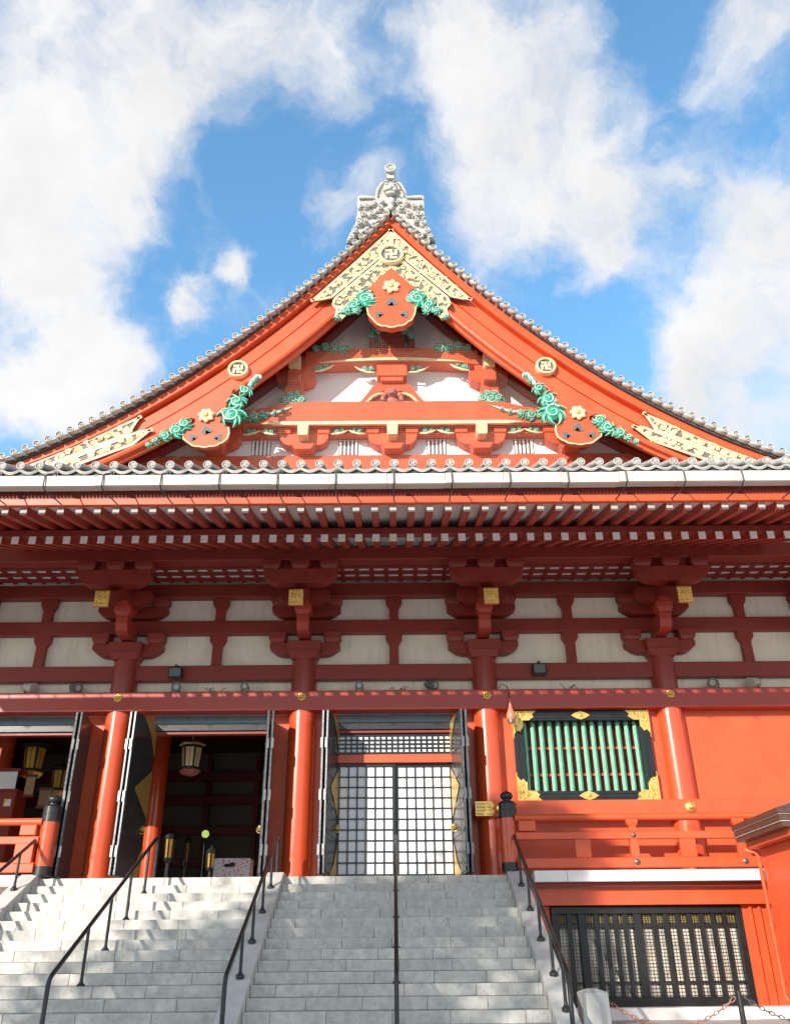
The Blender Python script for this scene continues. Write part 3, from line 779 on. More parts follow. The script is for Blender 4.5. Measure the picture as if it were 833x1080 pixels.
# king post above it
b = MB(); b.prism([(-.30, 16.4), (.30, 16.4), (.34, 16.9), (.42, 17.3), (.42, 17.75), (-.42, 17.75), (-.42, 17.3), (-.34, 16.9)], 18.55, 18.93)
kp = b.build('king_post', 'red_wood', hall, bevel=.02)
for s in (-1, 1):
    f = MB(); f.prism([(s * .36, 16.5), (s * .5, 16.5), (s * .62, 16.72), (s * .62, 17.0), (s * .42, 17.25), (s * .36, 17.1), (s * .48, 16.9), (s * .46, 16.7)], 18.62, 18.9); f.build('side_bracket', 'red_wood', kp)
    f = MB(); scrollwork(f, [(s * .42, 17.15, .13), (s * .56, 16.95, .09)], 18.5, 0, 1, 90 + s, .06); f.build('foliage_carving', ['green', 'mint'], kp)
# block and frog-leg strut
b = MB(); b.box(-.40, .40, 18.5, 18.94, 15.60, 15.965); b.box(-.30, .30, 18.54, 18.94, 15.46, 15.598); b.build('gable_block', 'red', hall, bevel=.015)
fl = [(-1.12, 14.71), (-1.05, 14.80), (-.92, 14.82), (-.80, 14.92), (-.66, 15.12), (-.52, 15.36), (-.38, 15.46), (.38, 15.46), (.52, 15.36), (.66, 15.12), (.80, 14.92), (.92, 14.82), (1.05, 14.80), (1.12, 14.71),
      (.78, 14.71), (.62, 14.88), (.50, 15.05), (.38, 15.16), (.2, 15.22), (-.2, 15.22), (-.38, 15.16), (-.50, 15.05), (-.62, 14.88), (-.78, 14.71)]
b = MB(); b.prism(fl[::-1], 18.66, 18.9); fg = b.build('frog_leg_strut', 'red', hall, bevel=.012)
for s in (-1, 1):
    b = MB(); b.tube([(s * .80, 18.68, 14.72), (s * .64, 18.66, 14.88), (s * .50, 18.65, 15.03), (s * .36, 18.64, 15.10), (s * .22, 18.64, 15.12)], [.02, .035, .04, .04, .03], 7)
    b.build('gilt_edge', 'gold_pale', fg)
b = MB()                                    # carved guardian beast: head, mane, body and paws
b.ell((0, 18.58, 15.08), .15, .14, .15); b.ell((0, 18.47, 15.02), .085, .08, .06); b.ell((-.05, 18.46, 15.1), .03, .03, .03); b.ell((.05, 18.46, 15.1), .03, .03, .03)
for i in range(9):
    a = PI * i / 8; b.ell((.16 * math.cos(a), 18.62, 15.09 + .15 * math.sin(a)), .055, .06, .05)
b.ell((0, 18.66, 14.88), .2, .12, .15)
for s in (-1, 1):
    b.ell((s * .2, 18.56, 15.0), .08, .09, .09); b.ell((s * .24, 18.54, 14.86), .07, .09, .11); b.ell((s * .23, 18.48, 14.755), .07, .09, .045)
    for k in (-1, 0, 1): b.ell((s * .23 + k * .04, 18.41, 14.745), .018, .03, .02)
b.build('beast_carving', 'pink_skin', fg)
# bird net over the gable
b = MB()
def nbar(p, q, r=.0014): b.cyl(p, q, r, r, 4, 0, caps=False, smooth=False)
x = -7.6
while x < 7.6:
    nbar((x, 17.72, 11.9), (x, 17.72, inner(x) + .05)); x += .062
z = 12.0
while z < 17.8:
    # half width where inner(x)=z
    lo, hi = 0, 9
    for _ in range(30):
        md = (lo + hi) / 2
        if inner(md) > z: lo = md
        else: hi = md
    nbar((-lo, 17.722, z), (lo, 17.722, z)); z += .062
b.build('bird_net', 'net', hall)

# the gable face stands close behind the boards
for o in kids(hall):
    if o.name.split('.')[0] in ('gable_wall', 'gable_sill', 'gable_beam', 'rainbow_beam', 'gable_bracket', 'vent_grille', 'gable_post', 'arched_beam', 'king_post', 'frog_leg_strut', 'gable_block'):
        o.location.y -= .35; o.location.z -= .25
# ridge-end ornament
b = MB()
body = [(-1.22, 18.98), (-1.16, 19.20), (-1.02, 19.24), (-1.0, 19.62), (-.94, 19.98), (-.92, 20.22), (-.93, 20.30), (-.93, 20.78), (-.86, 20.83), (-.60, 20.81), (-.46, 20.78), (-.43, 20.84), (-.42, 21.02), (-.36, 21.18), (-.28, 21.34), (-.12, 21.42),
        (.12, 21.42), (.28, 21.34), (.36, 21.18), (.42, 21.02), (.43, 20.84), (.46, 20.78), (.60, 20.81), (.86, 20.83), (.93, 20.78), (.93, 20.30), (.92, 20.22), (.94, 19.98), (1.0, 19.62), (1.02, 19.24), (1.16, 19.20), (1.22, 18.98), (0, 20.2)]
b.prism(body, 17.06, 17.9, 0)
orn = b.build('ridge_ornament', ['tile_light'], hall, bevel=.03, seg=2)
b = MB(); rg = random.Random(4)
for s in (-1, 1):
    for (px, pz, r) in [(.78, 19.98, .15), (.52, 20.02, .12), (.30, 20.22, .12), (.66, 20.30, .10), (.82, 20.30, .08), (.88, 19.65, .12), (.98, 19.36, .12), (.45, 20.42, .10), (.24, 20.48, .1), (1.08, 19.12, .10), (.70, 19.72, .1)]:
        b.ell((s * px, 17.05, pz), r, .12, r, 0, 0, 10, 6)
        b.tube(spiral_pts(s * px, pz, 16.94, r * .8, 1.4, rg.uniform(0, 6), s, 14), .022, 5, 0)
        b.ell((s * (px + r * .8), 17.05, pz - r * .7), r * .55, .09, r * .4, s * .6, 0, 8, 5)
    for i in range(10):                      # beaded edge of the shoulders
        b.ell((s * (.46 + .045 * i), 17.02, 20.66), .028, .05, .028, 0, 0, 6, 4)
        b.ell((s * (.37 - .0022 * i * i), 17.02, 20.74 + .06 * i), .026, .05, .026, 0, 0, 6, 4)
# face of the ornament
b.ell((0, 16.98, 20.98), .22, .16, .24); b.ell((0, 16.86, 20.90), .07, .08, .08)
for s in (-1, 1):
    b.ell((s * .10, 16.85, 21.02), .06, .05, .045); b.ell((s * .11, 16.84, 21.12), .09, .05, .03, s * .4)
    b.ell((s * .12, 16.88, 20.82), .09, .07, .05, -s * .3)
b.ell((0, 16.9, 20.72), .16, .08, .06); b.ell((0, 16.98, 20.48), .13, .1, .16); b.ell((0, 16.98, 20.26), .1, .08, .12)
b.build('relief_carving', 'tile_light', orn)
b = MB(); b.box(-.10, .10, 16.95, 17.2, 21.40, 21.58); b.cyl((0, 16.88, 21.70), (0, 17.5, 21.74), .15, .15, 24, 0)
ringdisc(b, 0, 21.70, 16.84, 16.9, .162, .11, 0, 24); manji(b, 0, 21.70, 16.855, 16.878, .07, .03, 0)
b.build('top_tile', 'tile_light', orn)
b = MB(); b.box(-.55, .55, 17.9, 34, 19.9, 20.7); b.cyl((0, 17.9, 20.75), (0, 34, 20.75), .2, .2, 12); b.build('roof_ridge', 'tile', hall)

# =================================================================== FRONT WALL, DOORS
def door_leafs(cx, side):
    """folded pair of leaves swung open at one side of a bay; side -1 = left stack"""
    hx_, fx = cx + side * 1.30, cx + side * 1.455
    y0, y1 = 20.12, 18.93
    d = Vector((fx - hx_, y0 * 0 + (y1 - y0), 0)).normalized()
    nrm = Vector((-d.y, d.x, 0)) * (1 if side < 0 else -1)      # away from the opening
    if nrm.x * side < 0: nrm = -nrm
    z0, z1 = 3.29, 6.69
    def P(t, o, z):
        p = Vector((hx_, y0, 0)) + d * t + nrm * o; return (p.x, p.y, z)
    L = (Vector((fx, y1)) - Vector((hx_, y0))).length
    root = None
    for k, o0 in enumerate((0.0, 0.10)):
        b = MB()
        b.hexa([P(0, o0, z0), P(L, o0, z0), P(L, o0 + .062, z0), P(0, o0 + .062, z0), P(0, o0, z1), P(L, o0, z1), P(L, o0 + .062, z1), P(0, o0 + .062, z1)], 0)
        for zz in (z0 + .04, 4.1, 4.7, 5.3, 5.9, z1 - .12):       # rails on the face
            b.hexa([P(.04, o0 - .012, zz), P(L - .04, o0 - .012, zz), P(L - .04, o0 - .001, zz), P(.04, o0 - .001, zz), P(.04, o0 - .012, zz + .1), P(L - .04, o0 - .012, zz + .1), P(L - .04, o0 - .001, zz + .1), P(.04, o0 - .001, zz + .1)], 0)
        # front stile strips (worn metal edging)
        for q in (0.008,):
            b.hexa([P(L + .001, o0 + q, z0 + .01), P(L + .02, o0 + q, z0 + .01), P(L + .02, o0 + q + .045, z0 + .01), P(L + .001, o0 + q + .045, z0 + .01), P(L + .001, o0 + q, z1 - .01), P(L + .02, o0 + q, z1 - .01), P(L + .02, o0 + q + .045, z1 - .01), P(L + .001, o0 + q + .045, z1 - .01)], 1)
        r = b.build('door_leaf', ['black_door', 'fitting_edge'], hall, bevel=.006)
        if k == 0: root = r
        # hinges
        for zz in (3.65, 4.75, 5.85):
            hb = MB(); hb.hexa([P(L + .004, o0 + .02, zz), P(L + .034, o0 + .02, zz), P(L + .034, o0 + .07, zz), P(L + .004, o0 + .07, zz), P(L + .004, o0 + .02, zz + .22), P(L + .034, o0 + .02, zz + .22), P(L + .034, o0 + .07, zz + .22), P(L + .004, o0 + .07, zz + .22)])
            hb.build('hinge', 'steel_bright', r)
    # gilt fittings on the face that looks into the opening
    def plate(poly):
        b = MB(); n = len(poly)
        vs = [P(t, -.016, z) for t, z in poly] + [P(t, -.0135, z) for t, z in poly]
        b.add(vs, [tuple(range(n)), tuple(range(2 * n - 1, n - 1, -1))] + [(i, (i + 1) % n, (i + 1) % n + n, i + n) for i in range(n)])
        b.build('gilt_fitting', 'gold', root)
    for tt, sg in ((0.0, 1),):
        plate([(tt, z1 - .02), (tt + sg * .75, z1 - .02), (tt + sg * .30, z1 - .35), (tt + sg * .02, z1 - .75), (tt, z1 - .75)])
        plate([(tt, z0 + .02), (tt + sg * .75, z0 + .02), (tt + sg * .30, z0 + .32), (tt + sg * .02, z0 + .7), (tt, z0 + .7)])
        plate([(tt, 5.62), (tt + sg * .82, 5.12), (tt + sg * .82, 5.06), (tt, 4.55)])
    b = MB(); p = P(.16, -.03, 4.33); b.ell(p, .06, .05, .07); b.tube([(p[0] + .06 * math.cos(a), p[1] - .05, p[2] - .05 + .06 * math.sin(a)) for a in [i * PI / 6 for i in range(12)]], .012, 5, closed=True); b.build('door_ring', 'gold', root)
M['fitting_edge'] = mat('worn_metal_edging', (0.13, 0.13, 0.135), 0.4, 0.6, 22, metal=0.5)
M['steel_bright'] = mat('worn_steel_hinge', (0.22, 0.215, 0.21), 0.35, 0.2, 12, metal=0.7)
for cx in (-8.56, -4.285, 0.0):
    for sd in (-1, 1): door_leafs(cx, sd)

def opening(cx):
    """red jamb panels, lintel boards of one bay"""
    for s in (-1, 1):
        a, b_ = sorted((cx + s * 1.33, cx + s * 1.95))
        beam('door_jamb', a, b_, 20.02, 20.22, FLOOR - .2, 6.848, 'red', .01)
    beam('door_lintel', cx - 1.329, cx + 1.329, 19.99, 20.16, 6.66, 6.846, 'blue_grey', .015)
    beam('door_lintel', cx - 1.329, cx + 1.329, 20.0, 20.22, 6.50, 6.657, 'black_iron', .01)
    beam('door_lintel', cx - 1.329, cx + 1.329, 20.05, 20.24, 6.43, 6.498, 'red_wood', .01)
    beam('door_sill', cx - 1.329, cx + 1.329, 19.95, 20.3, FLOOR, 3.30, 'black', .01)
for cx in (-8.56, -4.285, 0.0): opening(cx)

# --- lattice doors in the middle bay
def lattice(name, x0, x1, z0, z1, nc, nr, y, stile=.07, bar=.026):
    b = MB()
    b.box(x0, x0 + stile, y, y + .05, z0, z1); b.box(x1 - stile, x1, y, y + .05, z0, z1)
    b.box(x0 + stile, x1 - stile, y + .001, y + .049, z0, z0 + stile * 1.2); b.box(x0 + stile, x1 - stile, y + .001, y + .049, z1 - stile, z1)
    a0, a1, c0, c1 = x0 + stile, x1 - stile, z0 + stile * 1.2, z1 - stile
    for i in range(1, nc):
        x = a0 + (a1 - a0) * i / nc; b.box(x - bar / 2, x + bar / 2, y + .006, y + .04, c0, c1)
    for j in range(1, nr):
        z = c0 + (c1 - c0) * j / nr; b.box(a0, a1, y + .008, y + .038, z - bar / 2, z + bar / 2)
    o = b.build(name, 'black', hall)
    p = MB()
    for i in range(nc):
        for j in range(nr):
            xa, xb = a0 + (a1 - a0) * i / nc, a0 + (a1 - a0) * (i + 1) / nc
            za, zb = c0 + (c1 - c0) * j / nr, c0 + (c1 - c0) * (j + 1) / nr
            e = .002; dy = y + .043
            p.add([(xa + e, dy, za + e), (xb - e, dy, za + e), (xb - e, dy, zb - e), (xa + e, dy, zb - e)], [(0, 1, 2, 3)])
    p.build('paper_pane', 'paper', o)
    return o
lattice('lattice_door', -1.329, .01, 3.302, 5.745, 6, 10, 20.12)
lattice('lattice_door', -.01, 1.329, 3.302, 5.745, 6, 10, 20.175)
beam('door_rail', -1.329, 1.329, 20.06, 20.24, 5.75, 5.94, 'red', .01)
lattice('transom_lattice', -1.329, 1.329, 5.945, 6.425, 19, 4, 20.12, .05, .034)

# --- window bay
fx0, fx1, fzb, fzt = 2.74, 5.88, 4.82, 6.83
beam('panel_wall', 2.15, fx0 + .1, 19.88, 20.0, FLOOR - .3, 6.849, 'red', 0)
beam('panel_wall', fx1 - .1, XE, 19.881, 20.0, FLOOR - .3, 6.849, 'red', 0)
beam('panel_wall', fx0 + .1, fx1 - .1, 19.882, 20.0, FLOOR - .3, fzb + .1, 'red', 0)
b = MB()
fw = .215
b.box(fx0, fx1, 19.74, 20.098, fzt - fw, fzt); b.box(fx0, fx1, 19.74, 20.098, fzb, fzb + fw)
b.box(fx0, fx0 + fw, 19.742, 20.097, fzb + fw, fzt - fw); b.box(fx1 - fw, fx1, 19.742, 20.097, fzb + fw, fzt - fw)
for a0, a1 in ((.06, .1), (.14, .17)):      # stepped mouldings
    b.box(fx0 + a0, fx1 - a0, 19.725, 19.739, fzt - a1, fzt - a0); b.box(fx0 + a0, fx1 - a0, 19.725, 19.739, fzb + a0, fzb + a1)
    b.box(fx0 + a0, fx0 + a1, 19.726, 19.741, fzb + a1, fzt - a1); b.box(fx1 - a1, fx1 - a0, 19.726, 19.741, fzb + a1, fzt - a1)
win = b.build('window', 'black', hall, bevel=.008)
b = MB(); b.box(fx0 + fw, fx1 - fw, 20.14, 20.16, fzb + fw, fzt - fw); b.build('window_back', 'window_dark', win)
b = MB()
for z in (5.45, 6.05): b.box(fx0 + fw, fx1 - fw, 20.09, 20.12, z - .03, z + .03)
b.build('window_rail', 'red', win)
ng = 14
for i in range(ng):
    x = fx0 + fw + .06 + (fx1 - fx0 - 2 * fw - .12) * i / (ng - 1)
    b = MB(); h = .058
    b.prism([(x - h, 0), (x, -h), (x + h, 0), (x, h)], 0, 1)   # diamond section bar, placed upright below
    b.v = [(p[0], 19.985 + p[2], fzb + fw + (fzt - fzb - 2 * fw) * p[1]) for p in b.v]
    b.build('window_bar', 'green_bar', win, bevel=.008)
def corner(cx, cz, sx, sz):
    b = MB()
    y = 19.712
    pts = [(0, 0), (.54, 0), (.44, .08), (.48, .14), (.36, .22), (.22, .22), (.22, .36), (.14, .48), (.08, .44), (0, .54)]
    b.prism([(cx + sx * u, cz + sz * v) for u, v in pts], y, y + .012)
    b.prism([(cx + sx * u, cz + sz * v) for u, v in pts][0:1] + [(cx + sx * .002, cz + sz * .62), (cx - sx * .012, cz + sz * .62), (cx - sx * .012, cz)], y, 19.87)
    for k in range(16):
        u, v = rnd.uniform(.03, .5), rnd.uniform(.03, .2)
        if rnd.random() < .5: u, v = v, u
        if u + v < .62: b.tube(spiral_pts(cx + sx * u, cz + sz * v, y - .002, .035, 1.2, rnd.uniform(0, 6), 1, 8), .008, 4)
    b.build('gilt_fitting', 'gold', win)
corner(fx0, fzt, 1, -1); corner(fx1, fzt, -1, -1); corner(fx0, fzb, 1, 1); corner(fx1, fzb, -1, 1)
for z in (fzt - fw / 2, fzb + fw / 2):
    b = MB(); xm = (fx0 + fx1) / 2
    b.prism([(xm - .22, z), (xm - .12, z + .06), (xm, z + .10), (xm + .12, z + .06), (xm + .22, z), (xm + .12, z - .06), (xm, z - .10), (xm - .12, z - .06)], 19.712, 19.724); b.ell((xm, 19.71, z), .06, .02, .04); b.build('gilt_fitting', 'gold', win)
# --- waist beam with gilt end and bosses
wb = beam('waist_beam', 2.0, XE, 19.44, 20.098, 4.45, 4.79, 'red', .02)
b = MB(); b.prism([(1.74, 4.47), (2.10, 4.47), (2.16, 4.56), (2.10, 4.62), (2.16, 4.68), (2.10, 4.77), (1.74, 4.77)], 19.415, 19.44)
for i in range(7):
    for j in range(4): b.tube(spiral_pts(1.79 + .048 * i, 4.51 + .07 * j, 19.412, .022, 1.2, rnd.uniform(0, 6), 1, 7), .007, 4)
b.build('gilt_end_plate', 'gold', wb)
b = MB(); b.box(1.745, 2.0, 19.442, 19.9, 4.46, 4.78); b.build('beam_end', 'red', wb, bevel=.01)
for x in (2.30, 6.42, 10.7):
    b = MB(); b.lathe((0, 0, 0), [(.125, 0), (.125, .02), (.10, .05), (.055, .06), (.05, .09), (.02, .11)], 18)
    b.v = [(x + p[0], 19.44 - p[2], 4.62 + p[1]) for p in b.v]; b.build('gilt_boss', 'gold', wb)

# --- floor, podium
b = MB(); b.box(-XE, XE, 18.82, 32, FLOOR - .25, FLOOR); b.build('floor', 'stone_smooth', hall)
def edge_stones(x0, x1):
    b = MB(); x = x0
    while x < x1 - .05:
        e = min(x + .66, x1); b.box(x + .003, e - .003, 18.55, 18.818, 3.075, 3.285); x = e
    b.build('floor_edging', 'stone_white', hall, bevel=.006)
edge_stones(2.78, 11.0); edge_stones(-XE, -7.6)
beam('podium_beam', 2.62, 11, 18.88, 19.2, 2.66, 2.985, 'red', .01)
beam('podium_beam', 2.62, 11, 18.72, 19.2, 2.988, 3.07, 'red_wood', .01)
beam('podium_wall', 2.62, 3.12, 19.1, 19.35, GZ, 2.658, 'red', .01)
beam('podium_wall', 6.98, 11, 19.06, 19.35, GZ, 2.658, 'red', .01)
beam('podium_wall', -XE, -7.6, 19.0, 19.3, GZ, 3.07, 'red', .01)
for x in (7.12, 7.3): beam('wall_batten', x, x + .06, 19.0, 19.058, GZ + .2, 2.655, 'red', .005)
beam('podium_plinth', 2.62, 11, 18.5, 19.1, GZ, .88, 'stone_white', .01)

M['brass_dull'] = mat('dull_brass_mesh', (0.22, 0.17, 0.06), 0.6, 0.2, 12)
beam('podium_wall', 3.0, 7.1, 19.36, 19.5, GZ, 2.984, 'dark_inside', 0)
# basement lattice door
b = MB()
dx0, dx1, dz0, dz1 = 3.125, 6.975, .90, 2.64
def fr(x0, x1, y0, y1, z0, z1, m=0): b.box(x0, x1, y0, y1, z0, z1, m)
fr(dx0, dx1, 19.02, 19.2, dz1 - .13, dz1); fr(dx0, dx1, 19.02, 19.2, dz0 - .02, dz0 + .14)
for x in (dx0, 3.66, 4.78, dx1 - .13): fr(x, x + .15 if x < 6 else x + .13, 19.03, 19.19, dz0 + .14, dz1 - .13)
bd = b.build('basement_door', 'black', hall, bevel=.006)
b = MB()
for (xa, xb, n) in ((3.28, 3.66, 2), (3.81, 4.78, 5), (4.93, 6.84, 8)):
    for i in range(n):
        x = xa + (xb - xa) * (i + .0) / n + .02
        if i: b.box(x - .045, x + .045, 19.06, 19.10, dz0 + .14, dz1 - .13)
    b.box(xa, xb, 19.07, 19.11, 2.26, 2.32); b.box(xa, xb, 19.07, 19.10, 1.27, 1.30)
b.build('door_bar', 'black', bd)
b = MB()
for k in range(24):
    x0 = 3.28 + (6.84 - 3.28) * k / 24
    for z0, z1 in ((1.04, 1.45), (1.455, 1.95), (1.955, 2.27)):
        b.box(x0 + .004, x0 + .144, 19.15, 19.165, z0, z1)
b.build('inner_boarding', 'screen_grey', bd)
b = MB()
x = 3.28
while x < 6.84:
    b.box(x - .0035, x + .0035, 19.135, 19.14, 1.04, 2.51); x += .062
z = 1.06
while z < 2.5:
    b.box(3.28, 6.84, 19.13, 19.134, z - .004, z + .004); z += .062
b.build('wire_mesh', 'black_iron', bd)
b = MB()
x = 3.3
while x < 6.84:
    b.box(x - .007, x + .007, 19.115, 19.122, 2.325, 2.51); x += .055
for z in (2.36, 2.40, 2.44, 2.48): b.box(3.28, 6.84, 19.11, 19.114, z - .006, z + .006)
b.build('brass_mesh', 'brass_dull', bd)

# --- interior
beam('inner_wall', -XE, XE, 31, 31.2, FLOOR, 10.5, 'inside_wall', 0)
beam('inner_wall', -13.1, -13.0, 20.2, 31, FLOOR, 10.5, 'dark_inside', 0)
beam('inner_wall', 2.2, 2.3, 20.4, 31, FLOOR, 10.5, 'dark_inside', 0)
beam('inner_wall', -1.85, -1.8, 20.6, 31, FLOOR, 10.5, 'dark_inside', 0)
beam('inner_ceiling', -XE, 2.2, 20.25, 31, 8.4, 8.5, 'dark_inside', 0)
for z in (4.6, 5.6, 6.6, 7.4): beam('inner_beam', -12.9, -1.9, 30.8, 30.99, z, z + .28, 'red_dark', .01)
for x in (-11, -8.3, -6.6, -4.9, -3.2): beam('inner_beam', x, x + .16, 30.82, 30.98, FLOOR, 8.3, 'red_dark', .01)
b = MB(); b.cyl((0, 0, FLOOR), (0, 0, 8.4), .225, .225, 28); ic = b.build('inner_column', 'red_gloss', None, loc=(-6.40, 23.8, 0)); attach(ic, hall)
for p in ((-2.15, 23.8), (-10.7, 23.8), (-7.9, 28.0), (-3.6, 28.0)):
    copy_part(ic, (p[0] + 6.40, p[1] - 23.8, 0))

# =================================================================== STAIRS
NSTEP = 15; RISE = .17; TREAD = .336
def stairs(x0, x1, name, label, seed):
    root = empty(name, ((x0 + x1) / 2, 16.3, GZ), label, 'stairs', 'stone stairs up to the hall')
    rg = random.Random(seed)
    b = MB(); core = MB()
    for k in range(NSTEP):
        yt = 18.8 - TREAD * k; zt = FLOOR - RISE * k
        x = x0; first = True
        while x < x1 - .01:
            L = rg.uniform(.82, 1.12)
            if first: L *= (.45 if k % 2 else .95); first = False
            e = x + L
            if x1 - e < .3: e = x1
            g_ = .0035
            dz = rg.uniform(-.0015, .0015); dy = rg.uniform(-.003, .003)
            b.box(x + g_, e - g_, yt + dy, yt + TREAD + .03, zt - RISE + .004, zt + dz)
            x = e
        core.box(x0 + .002, x1 - .002, yt + .012, yt + TREAD + .2, zt - RISE - .02, zt - .006)
    b.build('step_blocks', 'stone', root, bevel=.010, seg=2)
    core.build('step_joints', 'mortar', root)
    return root
stc = stairs(-2.262, 2.262, 'stone_staircase', 'wide grey stone stairs climbing to the white lattice doors', 2)
stl = stairs(-7.24, -2.602, 'stone_staircase', 'sunlit stone stairs climbing to the dark open doorway', 7)
def cheek(x0, x1, parent):
    b = MB()
    n = NSTEP
    ya, za = 18.95, FLOOR + .075
    yb, zb = 18.8 - TREAD * n - .1, za - (18.8 - (18.8 - TREAD * n - .1)) * RISE / TREAD
    m = 5
    for i in range(m):
        t0, t1 = i / m, (i + 1) / m
        yA, yB = 18.72 + (yb - 18.72) * t0, 18.72 + (yb - 18.72) * t1
        zA, zB = za + (zb - za) * t0, za + (zb - za) * t1
        b.hexa([(x0, yB + .002, GZ - .05), (x1, yB + .002, GZ - .05), (x1, yA, GZ - .05), (x0, yA, GZ - .05), (x0, yB + .002, zB), (x1, yB + .002, zB), (x1, yA, zA), (x0, yA, zA)])
    b.box(x0, x1, 18.722, 19.1, FLOOR - .3, za)
    return b.build('cheek_wall', 'stone_smooth', parent, bevel=.012, seg=2)
cheek(-2.60, -2.264, stc); cheek(2.264, 2.60, stc); cheek(-7.58, -7.242, stl)
ZC = FLOOR + .075

# =================================================================== HANDRAILS
def handrail(x, on_cheek, label, ks, top_style):
    base0 = ZC if on_cheek else FLOOR
    root = empty('handrail', (x, 16.0, GZ), label, 'handrail', 'black iron handrails on the stairs')
    sl = RISE / TREAD
    def zt(y): return FLOOR + .775 - (18.8 - y) * sl
    ytop = 18.72; yend = 18.8 - TREAD * 14.6
    pts = []
    if top_style == 'newel':
        pts += [(x, 18.86, zt(ytop) + .0), (x, 18.80, zt(ytop) + .02)]
    else:
        pts += [(x, 18.86, FLOOR), (x, 18.86, zt(ytop) - .10), (x, 18.84, zt(ytop) - .02), (x, 18.78, zt(ytop) + .015)]
    pts += [(x, ytop - .06, zt(ytop) - .02), (x, 16, zt(16)), (x, yend, zt(yend)), (x, yend - .06, zt(yend) - .05), (x, yend - .085, zt(yend) - .13), (x, yend - .085, GZ)]
    b = MB(); b.tube(pts, .034, 12); b.build('rail', 'black_iron', root)
    for k in ks:
        y = 18.8 - TREAD * k; 
        zb = (ZC - (18.8 - y - .08) * sl) if on_cheek else FLOOR - RISE * (math.floor(k))
        if not on_cheek: y = 18.8 - TREAD * math.floor(k) + .14
        b = MB(); b.cyl((x, y, zb - .03), (x, y, zt(y) - .01), .026, .026, 12); b.lathe((x, y, zb), [(.066, -.02), (.066, .022), (.05, .034), (.034, .05), (.03, .08)], 16); b.build('post', 'black_iron', root)
    return root
handrail(2.44, True, 'black iron handrail on the right cheek wall, bolted to the red newel', (2.2, 5.0, 8.0, 11.0, 13.6), 'newel')
handrail(-2.43, True, 'black iron handrail on the cheek wall between the two stairs', (2.2, 5.0, 8.0, 11.0), 'post')
handrail(0.0, False, 'black iron handrail climbing the middle of the stairs to the lattice doors', (2, 5, 8, 11), 'post')
handrail(-4.93, False, 'black iron handrail standing in the middle of the sunlit left stairs', (2, 5, 8, 11), 'post')
handrail(-7.41, True, 'black iron handrail on the far left cheek wall, cut by the picture edge', (2.2, 5.0, 8.0, 11.0), 'newel')

# =================================================================== VERANDA RAILINGS
def newel(x, y, parent):
    b = MB(); b.cyl((x, y, FLOOR + .05), (x, y, 4.34), .178, .178, 28); n = b.build('newel_post', 'red_gloss', parent)
    b = MB(); b.cyl((x, y, FLOOR + .052), (x, y, 3.46), .187, .187, 28); b.build('iron_collar', 'black_iron', n)
    b = MB(); b.lathe((x, y, 4.33), [(.188, 0), (.188, .15), (.196, .155), (.196, .175), (.182, .18), (.182, .27), (.19, .275), (.19, .29), (.16, .33), (.09, .35), (.085, .375), (.115, .40), (.135, .44), (.13, .485), (.09, .525), (.03, .55), (.004, .565)], 28)
    b.build('onion_finial', 'black_iron', n)
def railing(x_new, x_end, posts, mids, label):
    s = 1 if x_end > x_new else -1
    root = empty('veranda_railing', (x_new, 18.72, FLOOR), label, 'railing', 'red veranda railings')
    newel(x_new, 18.84, root)
    a, b_ = sorted((x_new + s * .12, x_end))
    y = 18.72
    b = MB(); b.cyl((a, y, 4.32), (b_, y, 4.32), .075, .075, 18); b.build('top_rail', 'red', root)
    b = MB(); b.box(a, b_, y - .06, y + .06, 3.885, 4.03); b.build('mid_rail', 'red', root, bevel=.012)
    b = MB(); b.box(a, b_, y - .085, y + .085, 3.335, 3.53); b.build('bottom_rail', 'red', root, bevel=.015)
    for x in posts:
        b = MB(); b.box(x - .085, x + .085, y - .062, y + .062, 3.53, 3.884); b.box(x - .075, x + .075, y - .062, y + .062, 4.031, 4.13)
        b.frust(x, y, 4.13, 4.20, .15, .13, .24, .16); b.box(x - .12, x + .12, y - .08, y + .08, 4.20, 4.27); b.build('post', 'red', root, bevel=.008)
        for z, yy, r in ((3.96, y - .06, .05), (3.44, y - .085, .062)):
            b = MB(); b.lathe((0, 0, 0), [(r, 0), (r, .012), (r * .7, .03), (.005, .038)], 14); b.v = [(x + p[0], yy - p[2], z + p[1]) for p in b.v]; b.build('rail_bolt', 'steel', root)
    for x in mids:
        b = MB(); b.box(x - .16, x + .16, y - .05, y + .05, 3.53, 3.884); b.build('post', 'red', root, bevel=.008)
    return root
rr = railing(2.36, 9.6, (4.9, 7.1, 9.3), (3.84, 6.0, 8.2), 'red veranda railing right of the stairs, in front of the green barred window')
b = MB(); b.box(2.55, 2.90, 18.64, 18.80, 4.05, 4.26); b.build('rail_end', 'red', rr, bevel=.012)
rl = railing(-7.22, -12.9, (-9.75, -12.0), (-8.7, -10.9), 'red veranda railing left of the sunlit stairs with black onion finial')
b = MB(); b.box(-7.75, -7.42, 18.64, 18.80, 4.05, 4.26); b.box(-7.78, -7.40, 18.62, 18.8, 3.5, 3.9); b.build('rail_end', 'red', rl, bevel=.012)

